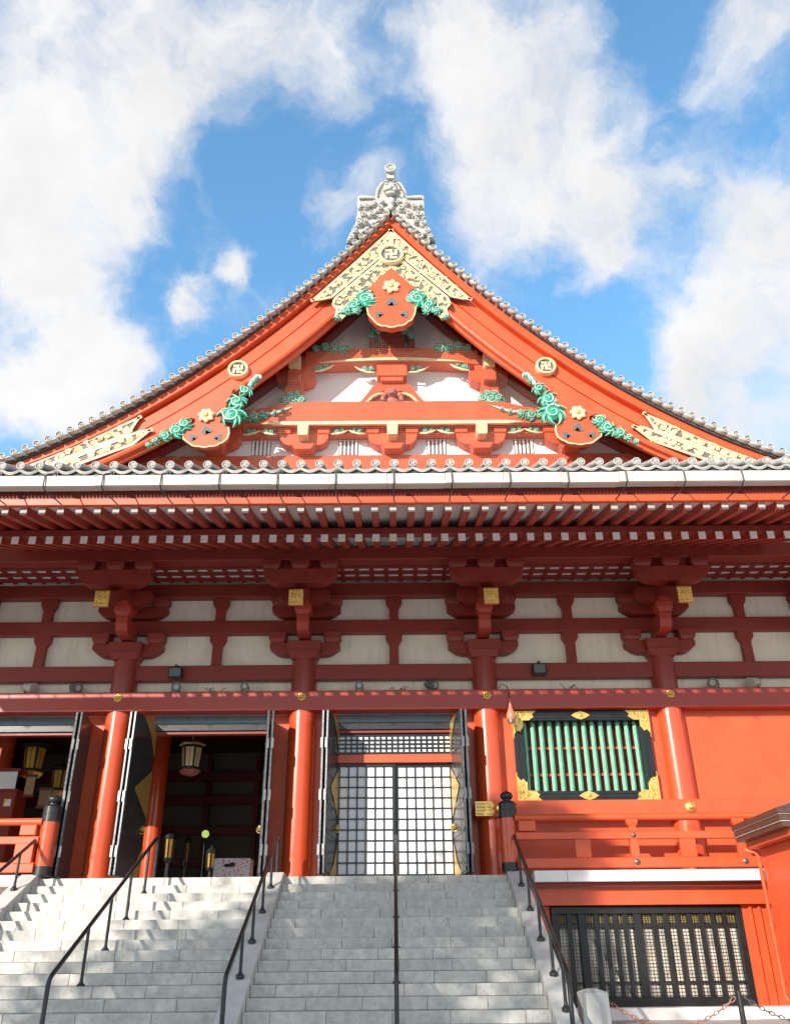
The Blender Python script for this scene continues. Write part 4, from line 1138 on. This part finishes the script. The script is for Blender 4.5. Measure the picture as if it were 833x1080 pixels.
# =================================================================== FIXTURES ON THE BEAM
def spot(x, label, m='fitting_grey', turn=0.0, big=1.0):
    o = empty('floodlight', (x, 19.72, 7.31), label, 'floodlight', 'small floodlights on the long red beam')
    b = MB(); b.box(x - .05, x + .05, 19.66, 19.78, 7.311, 7.33); b.tube([(x - .1 * big, 19.72, 7.45), (x - .1 * big, 19.72, 7.36), (x, 19.72, 7.335), (x + .1 * big, 19.72, 7.36), (x + .1 * big, 19.72, 7.45)], .014, 6); b.build('bracket', 'black_iron', o)
    b = MB(); dx, dy = math.sin(turn), -math.cos(turn)
    p = Vector((x, 19.72, 7.47))
    b.cyl(p - Vector((dx, dy, -.25)) * .13 * big, p + Vector((dx, dy, -.25)) * .12 * big, .085 * big, .125 * big, 18)
    b.cyl(p - Vector((dx, dy, -.25)) * .20 * big, p - Vector((dx, dy, -.25)) * .13 * big, .05 * big, .08 * big, 14)
    h = b.build('lamp_head', m, o, bevel=.008)
    b = MB(); q = p + Vector((dx, dy, -.25)) * .122 * big; b.cyl(q, q + Vector((dx, dy, -.25)) * .006, .07 * big, .07 * big, 18); b.build('lens', 'fitting_cream', h)
def speaker(x, z, label):
    o = empty('box_speaker', (x, 19.70, z - .16), label, 'speaker', 'black box speakers on the beams')
    b = MB(); b.box(x - .16, x + .16, 19.56, 19.735, z - .13, z + .13); r = b.build('cabinet', 'black', o, bevel=.015)
    b = MB(); b.box(x - .13, x + .13, 19.548, 19.559, z - .10, z + .10); b.build('speaker_grille', 'fitting_grey', o)
    b = MB(); b.box(x - .03, x + .03, 19.6, 19.74, z + .13, z + .20); b.build('bracket', 'black_iron', o)
spot(-7.52, 'grey green floodlight on the beam left of the leftmost column', 'fitting_grey', .9)
spot(-5.15, 'dark round floodlight on the beam under the left box speaker', 'fitting_grey', .3, .9)
spot(-3.515, 'round floodlight on the beam left of the lattice doors, near the second column', 'fitting_grey', 0, .8)
spot(-.824, 'round floodlight on the beam above the left lattice door', 'fitting_grey', 0, .8)
spot(.879, 'dark floodlight on the beam above the right lattice door', 'fitting_grey', .9, .95)
spot(7.548, 'grey green floodlight on the beam right of the rightmost column', 'fitting_grey', -.6)
spot(-8.594, 'cream floodlight on the beam at the left picture edge', 'fitting_cream', 1.2, 1.1)
spot(8.486, 'cream floodlight on the beam at the right picture edge', 'fitting_cream', -1.1, 1.1)
speaker(-5.175, 7.78, 'black box speaker on the upper beam right of the leftmost column')
speaker(3.437, 7.80, 'black box speaker on the upper beam above the green barred window')
def tangle(x, label, seed):
    o = empty('wire_tangle', (x, 19.75, 7.31), label, 'wire', 'loose wires on the beam')
    rg = random.Random(seed); b = MB()
    for k in range(7):
        a = [(x + rg.uniform(-.18, .18), 19.75 + rg.uniform(-.06, .06), 7.32)]
        for j in range(3): a.append((a[-1][0] + rg.uniform(-.1, .1), a[-1][1] + rg.uniform(-.03, .03), a[-1][2] + rg.uniform(.0, .07)))
        b.tube(a, .008, 5)
    b.build('wire', 'fitting_grey', o)
tangle(-4.25, 'thin wire tangle on the beam between the second column and left speaker', 1)
tangle(.03, 'thin wire tangle on the beam midway over the lattice doors', 2)
tangle(4.17, 'thin wire tangle on the beam over the green barred window', 3)
# coral alarm lamp hanging beside the window
o = empty('alarm_lamp', (2.655, 19.42, 6.45), 'coral bottle shaped lamp hanging from the beam left of the green window', 'lamp')
b = MB(); b.lathe((2.655, 19.40, 6.58), [(.085, -.03), (.10, .0), (.10, .09), (.075, .16), (.04, .24), (.025, .36), (.012, .46)], 20); b.build('body', 'coral', o)
b = MB(); b.cyl((2.655, 19.40, 6.47), (2.655, 19.40, 6.55), .075, .085, 18); b.build('base_cap', 'steel_bright', o)
b = MB(); b.tube([(2.655, 19.40, 7.04), (2.655, 19.46, 7.2), (2.62, 19.5, 7.36), (2.5, 19.52, 7.42), (2.44, 19.56, 7.33)], .010, 6); b.build('cable', 'black_iron', o)

# =================================================================== INSIDE THE HALL
def hanging_lantern(x, y, zt, s, label, front='gold_pale', flange=False):
    """hexagonal temple lantern: cap, body with panels, base, hook"""
    o = empty('hanging_lantern', (x, y, zt), label, 'lantern', 'gilt lanterns hanging in the doorway')
    b = MB(); b.lathe((x, y, zt), [(.10 * s, 0), (.40 * s, -.10 * s), (.46 * s, -.16 * s), (.42 * s, -.19 * s)], 6, 0, False); b.cyl((x, y, zt), (x, y, zt + 1.2), .02, .02, 8); b.build('cap', 'black' if not flange else 'gold', o)
    b = MB(); b.lathe((x, y, zt), [(.35 * s, -.195 * s), (.27 * s, -.95 * s)], 6, 0, False); body = b.build('body', 'black', o)
    for i in range(6):
        a0, a1 = 2 * PI * i / 6, 2 * PI * (i + 1) / 6
        def Q(a, r, z): return (x + math.cos(a) * r, y + math.sin(a) * r, zt + z * s)
        def mixp(t, r, z):
            p0, p1 = Vector(Q(a0, r, z)), Vector(Q(a1, r, z)); return tuple(p0.lerp(p1, t))
        b = MB()
        for (t0, t1) in ((.12, .47), (.53, .88)):
            r0, r1 = .352 * s, .29 * s
            b.add([mixp(t0, r1, -.88), mixp(t1, r1, -.88), mixp(t1, r0, -.27), mixp(t0, r0, -.27)], [(0, 1, 2, 3)])
        b.build('panel', front, body)
    b = MB(); b.lathe((x, y, zt), [(.30 * s, -.955 * s), (.36 * s, -1.0 * s), (.30 * s, -1.10 * s), (.12 * s, -1.16 * s)], 6, 0, False)
    b.build('base', 'gold' if not flange else 'pink_skin', o)
hanging_lantern(-5.15, 22.0, 6.75, .76, 'pale gilt hexagonal lantern hanging alone in the doorway between the left columns', 'gold_pale', True)
hanging_lantern(-9.12, 22.0, 6.78, .82, 'yellow panelled lantern, the higher of the pair in the far left doorway', 'lantern_gold')
hanging_lantern(-8.72, 22.9, 6.36, .70, 'yellow panelled lantern, the lower of the pair in the far left doorway', 'lantern_gold')
# red fortune cabinet at the far left
o = empty('red_cabinet', (-9.6, 21.6, FLOOR), 'dark red wooden cabinet with a white top panel in the far left doorway', 'cabinet')
b = MB(); b.box(-10.5, -9.12, 21.3, 22.0, FLOOR, 5.45); b.build('body', 'red_wood', o, bevel=.02)
b = MB(); b.box(-10.48, -9.16, 21.28, 21.298, 5.46, 5.86); b.build('white_panel', 'white_label', o)
b = MB(); b.box(-10.52, -9.10, 21.27, 22.02, 5.87, 5.94); b.box(-10.52, -9.10, 21.275, 22.02, 5.40, 5.455); b.build('trim', 'red_wood', o)
b = MB(); b.box(-9.36, -9.2, 21.29, 21.299, 5.06, 5.22); st_ = b.build('sticker', 'white_label', o)
b = MB(); b.prism([(-9.36, 5.22), (-9.36, 5.10), (-9.26, 5.22)], 21.285, 21.289); b.build('sticker_corner', 'yellow', st_)
def plaque(x0, x1, z0, z1, y, m, label):
    o = empty('wooden_plaque', ((x0 + x1) / 2, y, z0), label, 'plaque', 'wooden plaques beside the red cabinet')
    b = MB(); b.box(x0, x1, y, y + .05, z0, z1); b.build('board', m, o, bevel=.01)
    b = MB(); b.box(x0 - .03, x1 + .03, y - .01, y + .06, z1 + .001, z1 + .05); b.box(x0 - .03, x1 + .03, y - .01, y + .06, z0 - .05, z0 - .001); b.build('frame', 'red_dark', o)
M['plaque_wood'] = mat('tan_plaque_wood', (0.42, 0.25, 0.13), 0.6, 0.2, 6)
M['plaque_wood2'] = mat('brown_plaque_wood', (0.26, 0.15, 0.08), 0.6, 0.25, 6)
plaque(-9.02, -8.8, 5.35, 5.78, 21.5, 'plaque_wood', 'small tan plaque right beside the white panel of the red cabinet')
plaque(-8.72, -8.42, 5.12, 5.5, 21.7, 'plaque_wood2', 'brown plaque lower right of the tan plaque in the far left doorway')
plaque(-8.72, -8.15, 4.25, 4.80, 21.7, 'plaque_wood2', 'large brown plaque just above the left onion finial')
# standing altar lanterns, lit lamp, patterned box
def stand_lantern(x, y, z0, h, r, label):
    o = empty('altar_lantern', (x, y, z0), label, 'lantern', 'gilt altar lanterns inside the doorway')
    b = MB(); b.lathe((x, y, z0), [(r * 1.2, 0), (r * 1.2, .06), (r * .5, .12), (r * .4, h * .5), (r * .9, h * .55), (r, h * .58)], 8, 0, False); b.build('stand', 'black', o)
    b = MB(); b.lathe((x, y, z0), [(r * .85, h * .585), (r * .95, h * .88)], 8, 0, False); bd_ = b.build('body', 'altar_gold', o)
    b = MB()
    for i in range(8):
        a = 2 * PI * i / 8; b.cyl((x + r * .88 * math.cos(a), y + r * .88 * math.sin(a), z0 + h * .58), (x + r * .98 * math.cos(a), y + r * .98 * math.sin(a), z0 + h * .89), .018, .018, 5)
    b.build('frame', 'black', bd_)
    b = MB(); b.lathe((x, y, z0), [(r * 1.25, h * .885), (r * 1.0, h * .94), (r * .3, h), (.02, h + .06)], 8, 0, False); b.build('cap', 'black', o)
stand_lantern(-5.95, 24.0, FLOOR, 1.58, .14, 'tall gilt altar lantern beside the lit inner column')
stand_lantern(-5.75, 25.2, FLOOR, 1.62, .09, 'slim gilt altar lantern between two wider ones inside the doorway')
stand_lantern(-4.86, 24.2, FLOOR, 1.20, .14, 'short gilt altar lantern below the round green lamp')
o = empty('round_lamp', (-5.05, 24.4, FLOOR), 'round glowing yellow green lamp on a thin black stand inside the doorway', 'lamp')
b = MB(); b.ell((-5.12, 24.4, 4.80), .10, .10, .10, 0, 0, 20, 12); b.build('globe', 'paper_lamp', o)
b = MB(); b.cyl((-5.12, 24.4, FLOOR), (-5.12, 24.4, 4.71), .02, .02, 8); b.lathe((-5.12, 24.4, FLOOR), [(.14, 0), (.14, .03), (.02, .06)], 16); b.build('stand', 'black', o)
o = empty('patterned_box', (-3.95, 22.4, FLOOR), 'box wrapped in red and white patterned cloth at the right of the dark doorway', 'box')
b = MB(); b.box(-4.42, -3.52, 22.3, 22.8, FLOOR, 3.97); b.build('wrapped_body', 'cloth', o, bevel=.03, seg=2)
b = MB(); b.ell((-4.05, 22.28, 3.80), .12, .04, .04); b.ell((-3.95, 22.28, 3.82), .06, .03, .05); b.build('cord_knot', 'black', o)

# =================================================================== ANNEX AT THE RIGHT
ax = empty('red_annex', (8.0, 16.0, GZ), 'low orange red side building with dark copper roof edge at the right', 'annex')
b = MB(); b.box(6.78, 11.0, 15.25, 17.0, GZ, 3.48); b.build('wall', 'red', ax, bevel=.01)
b = MB(); b.box(6.72, 11.0, 15.19, 15.249, GZ, 3.4); b.build('corner_board', 'red', ax)
def roofband(o0, z0, z1, m, nm):
    b = MB()
    X = 6.37; yN = 14.9; yF = 17.06
    b.hexa([(X - o0, yN - o0, z0), (11.2, yN - o0, z0), (11.2, yF, z0), (X - o0, yF, z0), (X - o0, yN - o0, z1), (11.2, yN - o0, z1), (11.2, yF, z1), (X - o0, yF, z1)])
    return b.build(nm, m, ax, bevel=.006)
roofband(-.03, 3.60, 3.68, 'bronze', 'fascia'); roofband(-.005, 3.682, 3.695, 'white_line', 'fascia_strip')
roofband(0.0, 3.697, 3.79, 'bronze', 'fascia'); roofband(.02, 3.792, 3.80, 'white_line', 'fascia_strip'); roofband(.03, 3.802, 3.90, 'bronze', 'fascia')
b = MB(); b.box(6.55, 11, 15.05, 17.03, 3.482, 3.598); b.build('soffit', 'red', ax)
b = MB(); b.hexa([(6.36, 14.9, 3.901), (11.2, 14.9, 3.901), (11.2, 17.06, 3.901), (6.36, 17.06, 3.901), (7.6, 15.9, 4.3), (11.2, 15.9, 4.3), (11.2, 16.9, 4.3), (7.6, 16.9, 4.3)]); b.build('roof', 'tile_dark', ax)
b = MB()
b.tube([(6.5, 17.02, 3.48), (6.56, 16.98, 3.44), (6.66, 16.93, 3.42), (6.70, 16.93, 3.34), (6.70, 16.93, 1.12), (6.74, 16.90, 1.02), (6.84, 16.7, .98)], .035, 10)
for z in (3.2, 2.2, 1.3): b.cyl((6.70, 16.93, z - .03), (6.70, 16.93, z + .03), .048, .048, 12)
b.build('downpipe', 'red', ax)

# =================================================================== FORECOURT POSTS AND CHAIN
o = empty('stone_post', (2.99, 15.0, GZ), 'square grey stone post with a low pyramid top beside the stairs', 'post')
b = MB(); b.frust(2.99, 15.0, GZ, 1.235, .42, .42, .40, .40); b.frust(2.99, 15.0, 1.2351, 1.285, .40, .40, .10, .10); b.build('shaft', 'stone_smooth', o, bevel=.012, seg=2)
def bpost(x, y, label):
    o = empty('chain_post', (x, y, GZ), label, 'post', 'black chain posts')
    b = MB(); b.cyl((x, y, GZ), (x, y, 1.235), .042, .042, 16); b.lathe((x, y, GZ), [(.11, 0), (.11, .02), (.05, .035)], 18); b.build('pole', 'black_iron', o)
    for s in (-1, 1):
        b = MB(); b.tube([(x + s * (.075 + .03 * math.cos(a)), y, 1.15 + .03 * math.sin(a)) for a in [i * PI / 5 for i in range(10)]], .009, 6, closed=True); b.build('chain_ring', 'black_iron', o)
bpost(5.23, 15.0, 'thin black iron post holding the chain in front of the basement door')
bpost(7.5, 15.0, 'black chain post cut off at the right picture edge')
def chain(p, q, sag, label, m):
    p, q = Vector(p), Vector(q); n = int((q - p).length * 1.06 / .072); b = MB()
    def C(t): 
        v = p.lerp(q, t); v.z -= sag * 4 * t * (1 - t); return v
    for i in range(n):
        c0, c1 = C(i / n), C((i + 1) / n); d = (c1 - c0).normalized(); mid = (c0 + c1) / 2
        up = Vector((0, 0, 1)); sd = d.cross(up).normalized(); up = sd.cross(d)
        w = up if i % 2 else sd
        L = (c1 - c0).length * .62
        b.tube([mid + d * (L * math.cos(a)) + w * (.024 * math.sin(a)) for a in [k * PI / 6 for k in range(12)]], .0085, 5, closed=True)
    o = b.build('chain', m); tag(o, label, 'chain', 'chains of the forecourt')
chain((3.2, 15.0, 1.12), (5.155, 15.0, 1.14), .36, 'worn reddish chain sagging between the stone post and black post', 'chain_rust')
chain((5.305, 15.0, 1.14), (7.425, 15.0, 1.14), .36, 'dark chain sagging from the black post to the right edge', 'steel')

# =================================================================== TREES BESIDE THE PLAZA
def tree(x, y, env, n, label, seed, leaf_size=(.12, .24)):
    """env: list of (height above ground, crown radius, x offset, y offset)"""
    rg = random.Random(seed)
    o = empty('broadleaf_tree', (x, y, GZ), label, 'tree', 'trees beside the plaza')
    h = env[-1][0]
    b = MB(); b.tube([(x, y, GZ - .2), (x + .1, y, GZ + h * .25), (x - .05, y + .1, GZ + h * .5), (x + env[-1][2], y + env[-1][3], GZ + h * .95)], [.38, .28, .2, .04], 10)
    def at(z):
        for a, c in zip(env[:-1], env[1:]):
            if a[0] <= z <= c[0]:
                t = (z - a[0]) / (c[0] - a[0]); return [a[i] + (c[i] - a[i]) * t for i in (1, 2, 3)]
        return [env[-1][1], env[-1][2], env[-1][3]]
    clumps = []
    for k in range(46):
        z = rg.uniform(env[0][0], env[-1][0]); r, ox, oy = at(z)
        a = rg.uniform(0, 6.28); q = r * math.sqrt(rg.random()) * .9
        c = (x + ox + q * math.cos(a), y + oy + q * math.sin(a), GZ + z); clumps.append((c, max(.35, r * .30)))
        if k % 3 == 0:
            zz = z - q * .5
            b.tube([(x, y, GZ + max(1.5, zz * .85)), ((x + c[0]) / 2, (y + c[1]) / 2, GZ + zz * .95), c], [.10, .06, .015], 6)
    b.build('trunk', 'bark', o)
    b = MB()
    for _ in range(n):
        c0, r = rg.choice(clumps)
        p = Vector((c0[0] + rg.gauss(0, r), c0[1] + rg.gauss(0, r), c0[2] + rg.gauss(0, r * .75)))
        u = Vector((rg.gauss(0, 1), rg.gauss(0, 1), rg.gauss(0, .6))).normalized(); v = u.orthogonal().normalized()
        s = rg.uniform(*leaf_size)
        b.add([p - u * s, p + v * s * .5, p + u * s, p - v * s * .5], [(0, 1, 2, 3)])
    b.build('crown', 'leaf', o)

SUN_EL, SUN_AZ = R(20.0), R(33.5)      # sun in front of the hall, to the left
TREES = [(-15.9, -7.5, [(3.5, 3.2, 0, 0), (8.0, 4.2, 0, 0), (11.0, 3.6, 0, 0), (12.3, 2.5, .2, -.1), (13.2, 1.4, .7, -.45), (13.8, .7, .8, -.55), (15.7, .45, .9, -.6)], 16000, 'tall leafy tree standing beside the plaza, its top tapering to a point', 3),
         (-20.2, -3.8, [(2.5, 2.2, 0, 0), (5.0, 3.0, 0, 0), (7.2, 2.2, 0, 0), (8.8, .6, 0, 0)], 8000, 'low round leafy tree beside the plaza, next to the taller tree', 8)]
for t in TREES: tree(*t)

# =================================================================== SKY, SUN, CAMERA
f_px, cx_, cy_ = 900.0, 416.5, 540.0
th, psi, ro = R(28.05), R(.15), R(.5)
fw = Vector((math.sin(psi) * math.cos(th), math.cos(psi) * math.cos(th), math.sin(th)))
r0 = Vector((math.cos(psi), -math.sin(psi), 0)); u0 = r0.cross(fw)
rt = r0 * math.cos(ro) - u0 * math.sin(ro); up = r0 * math.sin(ro) + u0 * math.cos(ro)
cam = bpy.data.cameras.new('camera'); cam.sensor_fit = 'VERTICAL'; cam.sensor_height = 36.0; cam.sensor_width = 36.0; cam.lens = 36.0 * f_px / 1080.0
cam.clip_end = 4000; cam.clip_start = .1
co = bpy.data.objects.new('camera', cam); COL.objects.link(co)
mw = Matrix(((rt.x, up.x, -fw.x, 0), (rt.y, up.y, -fw.y, 0), (rt.z, up.z, -fw.z, 1.6), (0, 0, 0, 1)))
co.matrix_world = mw
scene.camera = co

sun = bpy.data.lights.new('sun', 'SUN'); sun.energy = 2.75; sun.angle = R(.53); sun.color = (1.0, .93, .83)
so = bpy.data.objects.new('sun', sun); COL.objects.link(so)
sd = Vector((-math.sin(SUN_AZ) * math.cos(SUN_EL), -math.cos(SUN_AZ) * math.cos(SUN_EL), math.sin(SUN_EL)))   # towards the sun
so.rotation_euler = sd.to_track_quat('Z', 'Y').to_euler(); so.location = (-30, -30, 40)

W = bpy.data.worlds.new('World'); scene.world = W; W.use_nodes = True
nt = W.node_tree; N, L = nt.nodes, nt.links
for n in list(N): N.remove(n)
out = N.new('ShaderNodeOutputWorld'); bg = N.new('ShaderNodeBackground'); L.new(bg.outputs[0], out.inputs[0])
bg.inputs['Strength'].default_value = .15
sky = N.new('ShaderNodeTexSky'); sky.sky_type = 'NISHITA'; sky.sun_disc = False
sky.sun_elevation = SUN_EL
sky.sun_rotation = math.atan2(sd.x, sd.y)
sky.air_density = 1.0; sky.dust_density = .2; sky.ozone_density = 1.6
hs = N.new('ShaderNodeHueSaturation'); hs.inputs['Saturation'].default_value = SKY_SAT if 'SKY_SAT' in globals() else 1.05; hs.inputs['Value'].default_value = 1.0
tint = N.new('ShaderNodeMix'); tint.data_type = 'RGBA'; tint.blend_type = 'MULTIPLY'; tint.inputs['Factor'].default_value = 1.0
L.new(sky.outputs[0], tint.inputs['A']); tint.inputs['B'].default_value = (.82, 1.06, 1.07, 1)
L.new(tint.outputs['Result'], hs.inputs['Color'])
tc = N.new('ShaderNodeTexCoord')
DIR = tc.outputs['Generated']
def nmath(op, a, b=None, c=None):
    n = N.new('ShaderNodeMath'); n.operation = op
    for i, v in enumerate((a, b, c)):
        if v is None: continue
        if isinstance(v, (int, float)): n.inputs[i].default_value = v
        else: L.new(v, n.inputs[i])
    return n.outputs[0]
def vnoise(scale, detail, rough, vec, col=False, dist=0.0):
    n = N.new('ShaderNodeTexNoise'); n.inputs['Scale'].default_value = scale; n.inputs['Detail'].default_value = detail; n.inputs['Roughness'].default_value = rough
    n.inputs['Distortion'].default_value = dist
    L.new(vec, n.inputs['Vector']); return n.outputs['Color' if col else 'Fac']
# warp the direction so cloud banks get ragged outlines
wn = vnoise(4.5, 6, .58, DIR, True)
sb = N.new('ShaderNodeVectorMath'); sb.operation = 'SUBTRACT'; L.new(wn, sb.inputs[0]); sb.inputs[1].default_value = (.5, .5, .5)
sc_ = N.new('ShaderNodeVectorMath'); sc_.operation = 'SCALE'; L.new(sb.outputs[0], sc_.inputs[0]); sc_.inputs['Scale'].default_value = .22
ad = N.new('ShaderNodeVectorMath'); ad.operation = 'ADD'; L.new(DIR, ad.inputs[0]); L.new(sc_.outputs[0], ad.inputs[1])
WD = ad.outputs[0]
# cloud banks: compass direction (x, y, z), angular size, weight
def sky_dir(px, py):
    v = rt * ((px - cx_) / f_px) - up * ((py - cy_) / f_px) + fw
    return v.normalized()
BANKS = [(30, 50, 160, 1.15), (140, 30, 130, 1.0), (240, 30, 110, .7), (330, 40, 110, .5), (310, 110, 60, .35), (20, 200, 140, 1.1), (110, 150, 95, .8), (25, 290, 80, .6), (180, 110, 60, .3),
         (60, 395, 110, 1.3), (125, 420, 75, .8), (20, 440, 70, .6), (255, 270, 46, 1.5), (204, 318, 52, 1.7), (185, 350, 40, .6), (368, 215, 50, .75), (230, 170, 40, .3),
         (540, 40, 140, 1.0), (600, 130, 135, 1.1), (520, 150, 95, .75), (650, 215, 95, .95), (530, 235, 80, .75), (620, 280, 70, .7), (460, 60, 80, .5), (590, 310, 40, .35),
         (815, 25, 80, 1.0), (815, 320, 125, 1.5), (755, 400, 105, 1.3), (835, 210, 85, 1.0), (715, 370, 65, .6), (820, 430, 110, 1.2), (745, 175, 26, .6)]
tot = None
for px, py, rad, wgt in BANKS:
    d = sky_dir(px, py)
    dn = N.new('ShaderNodeVectorMath'); dn.operation = 'DISTANCE'; L.new(WD, dn.inputs[0]); dn.inputs[1].default_value = d
    mr = N.new('ShaderNodeMapRange'); mr.interpolation_type = 'SMOOTHERSTEP'
    mr.inputs['From Min'].default_value = 0; mr.inputs['From Max'].default_value = 1.45 * rad / f_px * .80
    mr.inputs['To Min'].default_value = wgt; mr.inputs['To Max'].default_value = 0
    L.new(dn.outputs['Value'], mr.inputs['Value'])
    tot = mr.outputs['Result'] if tot is None else nmath('ADD', tot, mr.outputs['Result'])
# cloud added over the unseen sky to keep the fill light neutral
tot = nmath('MINIMUM', tot, 1.4)
dp = N.new('ShaderNodeVectorMath'); dp.operation = 'DOT_PRODUCT'; L.new(DIR, dp.inputs[0]); dp.inputs[1].default_value = Vector((0, .87, .49))
cover = N.new('ShaderNodeMapRange'); cover.inputs['From Min'].default_value = .62; cover.inputs['From Max'].default_value = .1
cover.inputs['To Min'].default_value = 0; cover.inputs['To Max'].default_value = 1.0
L.new(dp.outputs['Value'], cover.inputs['Value'])
tot = nmath('ADD', tot, cover.outputs['Result'])
fb = vnoise(7, 10, .57, WD)
fb2 = vnoise(28, 7, .6, WD)
t1 = nmath('MULTIPLY_ADD', fb, 2.6, -1.3)
t2 = nmath('MULTIPLY_ADD', fb2, .45, -.225)
den = nmath('ADD', nmath('ADD', tot, t1), t2)
mask = N.new('ShaderNodeMapRange'); mask.interpolation_type = 'SMOOTHSTEP'
mask.inputs['From Min'].default_value = .02; mask.inputs['From Max'].default_value = 1.5
L.new(den, mask.inputs['Value'])
# clouds: white, softly greyer where thick
gr = vnoise(6, 7, .6, WD)
gm = N.new('ShaderNodeMapRange'); gm.inputs['From Min'].default_value = .35; gm.inputs['From Max'].default_value = .7
gm.inputs['To Min'].default_value = 1.0; gm.inputs['To Max'].default_value = .84
L.new(gr, gm.inputs['Value'])
cl = N.new('ShaderNodeVectorMath'); cl.operation = 'SCALE'; cl.inputs[0].default_value = (2.78, 2.78, 2.80)
L.new(gm.outputs['Result'], cl.inputs['Scale'])
mx = N.new('ShaderNodeMix'); mx.data_type = 'RGBA'
L.new(mask.outputs['Result'], mx.inputs['Factor']); L.new(hs.outputs['Color'], mx.inputs['A']); L.new(cl.outputs['Vector'], mx.inputs['B'])
L.new(mx.outputs['Result'], bg.inputs['Color'])

vs_ = scene.view_settings
vs_.view_transform = 'Standard'; vs_.look = 'None'; vs_.gamma = 1.0; vs_.exposure = 1.25; vs_.use_curve_mapping = False
scene.cycles.use_denoising = True
scene.cycles.max_bounces = 6
